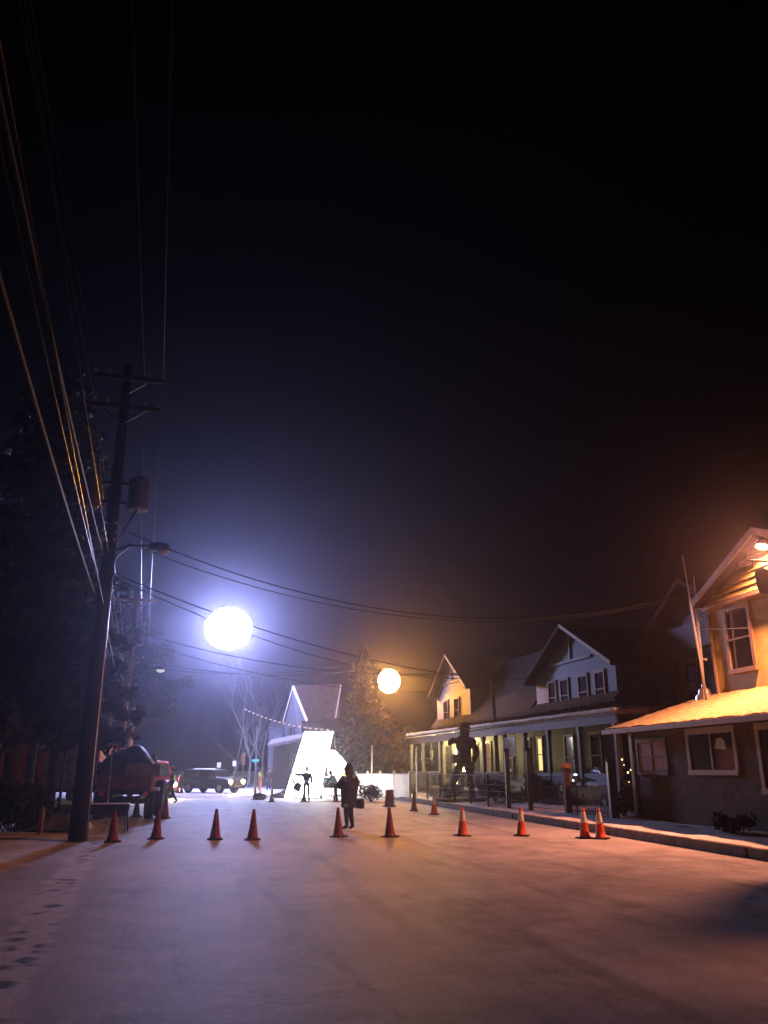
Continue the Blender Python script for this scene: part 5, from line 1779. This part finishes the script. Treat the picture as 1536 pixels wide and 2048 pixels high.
# red box trailer
tr_p = at(95, 1603, 45)
tr_p.z = 0
tl = thing('box_trailer', 'dull red box trailer with snow along its roof behind the pines', 'trailer', tr_p, R(-14))
b = MB()
b.box((0, 0, 1.78), (7.2, 2.4, 2.15))
b.build('trailer_box', M_RED, tl, bevel=0.04)
b = MB()
for k_ in range(13):
    b.box((-3.5 + k_ * .58, -1.215, 1.78), (.07, .035, 2.1))
b.build('side_ribs', M_RUST, tl)
MB().box((1.75, -1.225, 1.75), (2.6, .05, 1.95)).build('side_door', M_TANRUST, tl, bevel=0.01)
b = MB()
vs = []
for j in range(7):
    for i in range(31):
        vs.append((-3.6 + 7.2 * i / 30, -1.22 + 2.44 * j / 6, 2.86 + .09 * math.sin(PI * j / 6) ** .5 + rdt.uniform(0, .04)))
b.add(vs, [(j * 31 + i, j * 31 + i + 1, (j + 1) * 31 + i + 1, (j + 1) * 31 + i) for j in range(6) for i in range(30)])
b.box((0, -1.2, 2.86), (7.2, .08, .1))
b.build('roof_snow', M_SNOW, tl, smooth=True)
for x in (-2.4, -1.5, 2.2):
    for s in (-1, 1):
        wheel(tl, x, s * 1.0, .38, .25, 1) if False else None
    Mx = Matrix.Translation((x, -1.02, .38)) @ Matrix.Rotation(R(90), 4, 'X')
    wl = MB(Mx).lathe([(.2, -.12), (.38, -.12), (.38, .12), (.2, .12)], 20).build('wheel', M_RUBBER, tl)
    MB(Mx).lathe([(.2, .10), (.08, .13), (.03, .14)], 14).build('rim', M_TAN, wl)
MB().box((0, -.2, .62), (6.8, 1.6, .2)).build('chassis', M_DARKMETAL, tl)
for x in (-3.3, -2.0, .55, 3.2):
    MB().ball((x, -1.25, 2.0 if x < 0 else .75), (.06, .03, .06), 8, 6).build('marker_lamp', mat('amber_marker', (.8, .35, .1), .3, emit=(1, .45, .12), estr=.7, bump=0), tl, smooth=True)
for px, lab in ((105, 'left one of two thin dark posts in front of the red trailer'), (119, 'right one of two thin dark posts in front of the red trailer')):
    p = at(px, 1600, 36)
    p.z = 0.05
    tag(MB().tube([(0, 0, -.1), (0.05, 0, 2.9)], [.07, .06], 8).build('wooden_post', M_BARK, None, loc=p), lab, 'post', 'thin posts before the trailer')
p = G(79, 1668, .05)
tag(MB().box((0, 0, .3), (.11, .11, .62)).lathe([(.08, .61), (.02, .67)], 4).build('marker_post', M_TAN, None, bevel=0.01, loc=p), 'short pale marker post at the right edge of the dark shrub', 'post')
# covered heap behind the pole
b = MB()
vs = []
for j in range(13):
    for i in range(17):
        u, v = i / 16, j / 12
        e = (math.sin(PI * u) * math.sin(PI * v)) ** .5
        vs.append(((u - .5) * 1.9, (v - .5) * 1.3, .02 + .55 * e * (1 + .25 * math.sin(u * 7 + v * 5)) + rdt.uniform(-.02, .02)))
b.add(vs, [(j * 17 + i, j * 17 + i + 1, (j + 1) * 17 + i + 1, (j + 1) * 17 + i) for j in range(12) for i in range(16)])
tag(b.build('covered_heap', mat('grey_blue_tarp', (.20, .24, .30), .5, scale=3, var=.35, bump=.8, bscale=6), None, smooth=True, loc=G(108, 1658, .08)), 'low heap under a grey blue tarpaulin left of the thick utility pole', 'heap')

# ------------------------------------------------------------------ film equipment
c0, c1, c2, c3 = at(569, 1598, 50.6), at(640, 1600, 49.4), at(668, 1463, 50.2), at(610, 1463, 51.4)
c0.z = c1.z = 0.05
sc_o = (c0 + c1) / 2
sc_o.z = 0
sc = thing('glowing_screen', 'tall leaning white diffusion screen glowing brilliantly behind the silhouetted person', 'film screen', sc_o)
cs = [c - sc_o for c in (c0, c1, c2, c3)]
nn = (cs[1] - cs[0]).cross(cs[3] - cs[0]).normalized()
MB().extr(cs, nn * 0.05).build('screen_cloth', M_SCREEN, sc)
b = MB()
for i in range(4):
    b.tube([cs[i] + nn * .02, cs[(i + 1) % 4] + nn * .02], .045, 8)
b.build('screen_frame', M_GALV, sc)
b = MB()
for c in (cs[2], cs[3]):
    b.tube([c, Vector((c.x + .3, c.y + 2.2, 0))], .035, 8)
b.build('screen_brace', M_DARKMETAL, sc)
# warm backlit panel and round lamp
pz_ = G(672, 1593)
pn = thing('bounce_panel', 'broad warm white bounce panel glowing behind the film crew', 'film panel', pz_ + Vector((0, .8, 0)))
b = MB()
b.extr([(-1.1, 0, .12), (.75, 0, .12), (.95, 0, 1.6), (.2, 0, 2.5), (-1.1, 0, 2.7)], (0, .06, 0))
b.build('panel_cloth', M_PANEL, pn)
b = MB()
b.tube([(-1.12, .03, 0), (-1.12, .03, 2.75), (.2, .03, 2.55), (1.0, .03, 1.6), (.8, .03, 0)], .035, 8)
b.build('panel_frame', M_GALV, pn)
fl2 = thing('film_lamp', 'round film lamp glowing warm orange above the bounce panel', 'film lamp', at(664, 1513, 52.2).xy.to_3d())
hz = at(664, 1513, 52.2).z
MB().tube([(0, .25, 0), (0, .25, hz)], .03, 8).build('lamp_stand', M_DARKMETAL, fl2)
for a in (0.3, 2.4, 4.5):
    MB().tube([(0, .25, .5), (.55 * math.cos(a), .25 + .55 * math.sin(a), 0)], .02, 6).build('leg', M_DARKMETAL, fl2)
MB().ball((0, 0, hz), (.42, .2, .36), 18, 10).build('lamp_bulb', M_WARMLAMP, fl2, smooth=True)
MB(Matrix.Translation((0, .2, hz)) @ Matrix.Rotation(R(-90), 4, 'X')).lathe([(.44, -.05), (.40, .12), (.15, .25)], 16).build('lamp_housing', M_DARKMETAL, fl2)
# cart with gear and a cone standing on it
ct = thing('equipment_cart', 'dark wheeled equipment cart in front of the bright panel', 'cart', G(655, 1598), R(8))
MB().box((0, 0, .62), (.8, .5, .05)).box((0, 0, 1.28), (.8, .5, .05)).build('shelf', M_DARKMETAL, ct)
b = MB()
for sx in (-1, 1):
    for sy in (-1, 1):
        b.tube([(sx * .38, sy * .22, .12), (sx * .38, sy * .22, 1.3)], .018, 6)
b.build('cart_frame', M_DARKMETAL, ct)
for sx in (-1, 1):
    for sy in (-1, 1):
        MB(Matrix.Translation((sx * .38, sy * .22, .08)) @ Matrix.Rotation(R(90), 4, 'X')).lathe([(.08, -.02), (.08, .02)], 12).build('wheel', M_RUBBER, ct)
dup(cone_b, 'red cone standing on the equipment cart in front of the bright screen', ct.location + Vector((-.12, 0, 1.31)), .4)
cs_ = thing('equipment_case', 'dark open equipment case on the lower shelf of the cart', 'case', ct.location + Vector((.05, 0, .645)), R(8))
MB().box((0, 0, .15), (.6, .4, .3)).build('case_body', M_BAG, cs_, bevel=0.02)
MB().box((0, .22, .42), (.6, .04, .3), Matrix.Rotation(R(-20), 3, 'X')).build('lid', M_BAG, cs_)
# low light on a stand beside the man
ls = thing('floor_lamp_head', 'dark film lamp head pointing up on a low stand left of the silhouetted person', 'film lamp', G(593, 1603), 0)
b = MB()
for a in (.4, 2.5, 4.6):
    b.tube([(0, 0, .35), (.32 * math.cos(a), .32 * math.sin(a), 0)], .016, 6)
b.tube([(0, 0, .3), (0, 0, .6)], .02, 6)
b.build('lamp_stand', M_RED, ls)
MB(Matrix.Translation((0.02, 0, .72)) @ Matrix.Rotation(R(25), 4, 'Y')).lathe([(.20, -.18), (.22, 0), (.17, .22), (.10, .26)], 14).build('lamp_housing', M_BLACKCLOTH, ls)
MB().box((-.22, 0, 1.06), (.12, .02, .36), Matrix.Rotation(R(-35), 3, 'Y')).build('barn_door', M_BLACKCLOTH, ls)
tag(MB().tube(sag_pts(G(600, 1604, .03), G(705, 1603, .03), 0.0, 20), .02, 6).build('power_cable', M_RED, None), 'thin reddish power cable across the snow below the glowing screen', 'cable')
# sandbags
GS = 'sandbags lying in the bright snow'


def sandbag(label, loc, s, seed, rz):
    t = thing('sandbag', label, 'sandbag', loc, rz, GS)
    MB().ball((0, 0, s[2] * .8), s, 14, 9, .06, seed).build('bag_body', M_BAG, t, smooth=True)
    MB().tube([(-s[0] * .3, 0, s[2] * 1.5), (0, 0, s[2] * 2.1), (s[0] * .3, 0, s[2] * 1.5)], .02, 6).build('handle', M_BAG, t)
    return t


sandbag('rounded dark sandbag beside the red cone in the bright snow', G(519, 1600), (.40, .3, .21), 3, 0)
sandbag('long dark sandbag in the heap left of the glowing screen', G(559, 1596), (.50, .3, .17), 4, .2)
sandbag('upright dark sandbag on the right of the heap left of the glowing screen', G(571, 1594), (.34, .26, .26), 5, -.3)
# small lamps right of the hooded person
for px, py, Y, s, lab in ((703, 1527, 60, (.12, .08, .32), 'tall narrow warm lamp glowing just right of the hooded head'), (712, 1540, 60, (.16, .1, .18), 'white hot work lamp low behind the picket fence'),
                          (722, 1547, 61, (.34, .1, .10), 'wide warm lamp glowing along the picket fence top'), (722, 1534, 61, (.30, .1, .05), 'dim wide lamp above the wide warm lamp')):
    p = at(px, py, Y)
    t = thing('work_lamp', lab, 'work lamp', (p.x, p.y, 0), 0, 'warm lamps behind the picket fence')
    MB().ball((0, 0, p.z), s, 12, 8).build('lamp_lens', M_BULB2 if 'dim' not in lab else M_LIT, t, smooth=True)
    MB().tube([(0, .14, 0), (0, .14, p.z)], .025, 6).box((0, .11, p.z), (s[0] * 1.9, .04, s[2] * 1.9)).build('lamp_stand', M_DARKMETAL, t)

# distant signs
for px, y0, Y, w_, h_, m, lab, rz in ((511, 1521, 75, .62, .2, M_SIGNTEAL, 'small teal street name sign on a thin post beyond the crossing', .1), (469, 1527, 82, .36, .5, M_SIGNWHITE, 'small pale road sign far beyond the SUV, middle of three', -.2),
                                      (438, 1530, 85, .4, .5, M_COLLAR, 'small grey road sign far beyond the SUV\'s headlights', .2), (487, 1518, 80, .34, 1.1, M_WOODPOST, 'tall narrow orange brown sign beyond the crossing', 0)):
    p = at(px, y0, Y)
    t = thing('road_sign', lab, 'sign', (p.x, p.y, 0), rz)
    MB().box((0, -.04, p.z), (w_, .03, h_)).build('sign_plate', m, t)
    MB().tube([(0, 0, -.1), (0, 0, p.z + h_ / 2)], .03, 6).build('sign_post', M_GALV, t)

# ------------------------------------------------------------------ haze
hz_m = bpy.data.materials.new('night_haze')
hz_m.use_nodes = True
nt = hz_m.node_tree
nt.nodes.remove(nt.nodes['Principled BSDF'])
pv = nt.nodes.new('ShaderNodeVolumePrincipled')
pv.inputs['Color'].default_value = (0.78, 0.78, 0.95, 1)
pv.inputs['Density'].default_value = 0.0012
pv.inputs['Anisotropy'].default_value = 0.89
nt.links.new(pv.outputs[0], nt.nodes['Material Output'].inputs['Volume'])
hz_o = MB().bx(-90, 90, -45, 150, -1.03, 24).build('haze', hz_m)
struct(hz_o, 'stuff')

# ------------------------------------------------------------------ night sky
w = bpy.data.worlds.new('World')
S.world = w
w.use_nodes = True
nt = w.node_tree
bgd = nt.nodes['Background']
sky = nt.nodes.new('ShaderNodeTexSky')
sky.sky_type = 'NISHITA'
sky.sun_disc = False
sky.sun_elevation = R(-6)
sky.sun_rotation = R(200)
nt.links.new(sky.outputs[0], bgd.inputs['Color'])
bgd.inputs['Strength'].default_value = 0.05

S.view_settings.view_transform = 'Standard'
S.view_settings.look = 'None'
S.view_settings.exposure = -0.4
S.view_settings.gamma = 1
S.view_settings.use_curve_mapping = False
cy = S.cycles
cy.max_bounces = 5
cy.diffuse_bounces = 3
cy.glossy_bounces = 2
cy.transmission_bounces = 2
cy.volume_bounces = 1
cy.use_denoising = True
cy.sample_clamp_indirect = 3
cy.caustics_reflective = False
cy.caustics_refractive = False
cy.use_light_tree = True
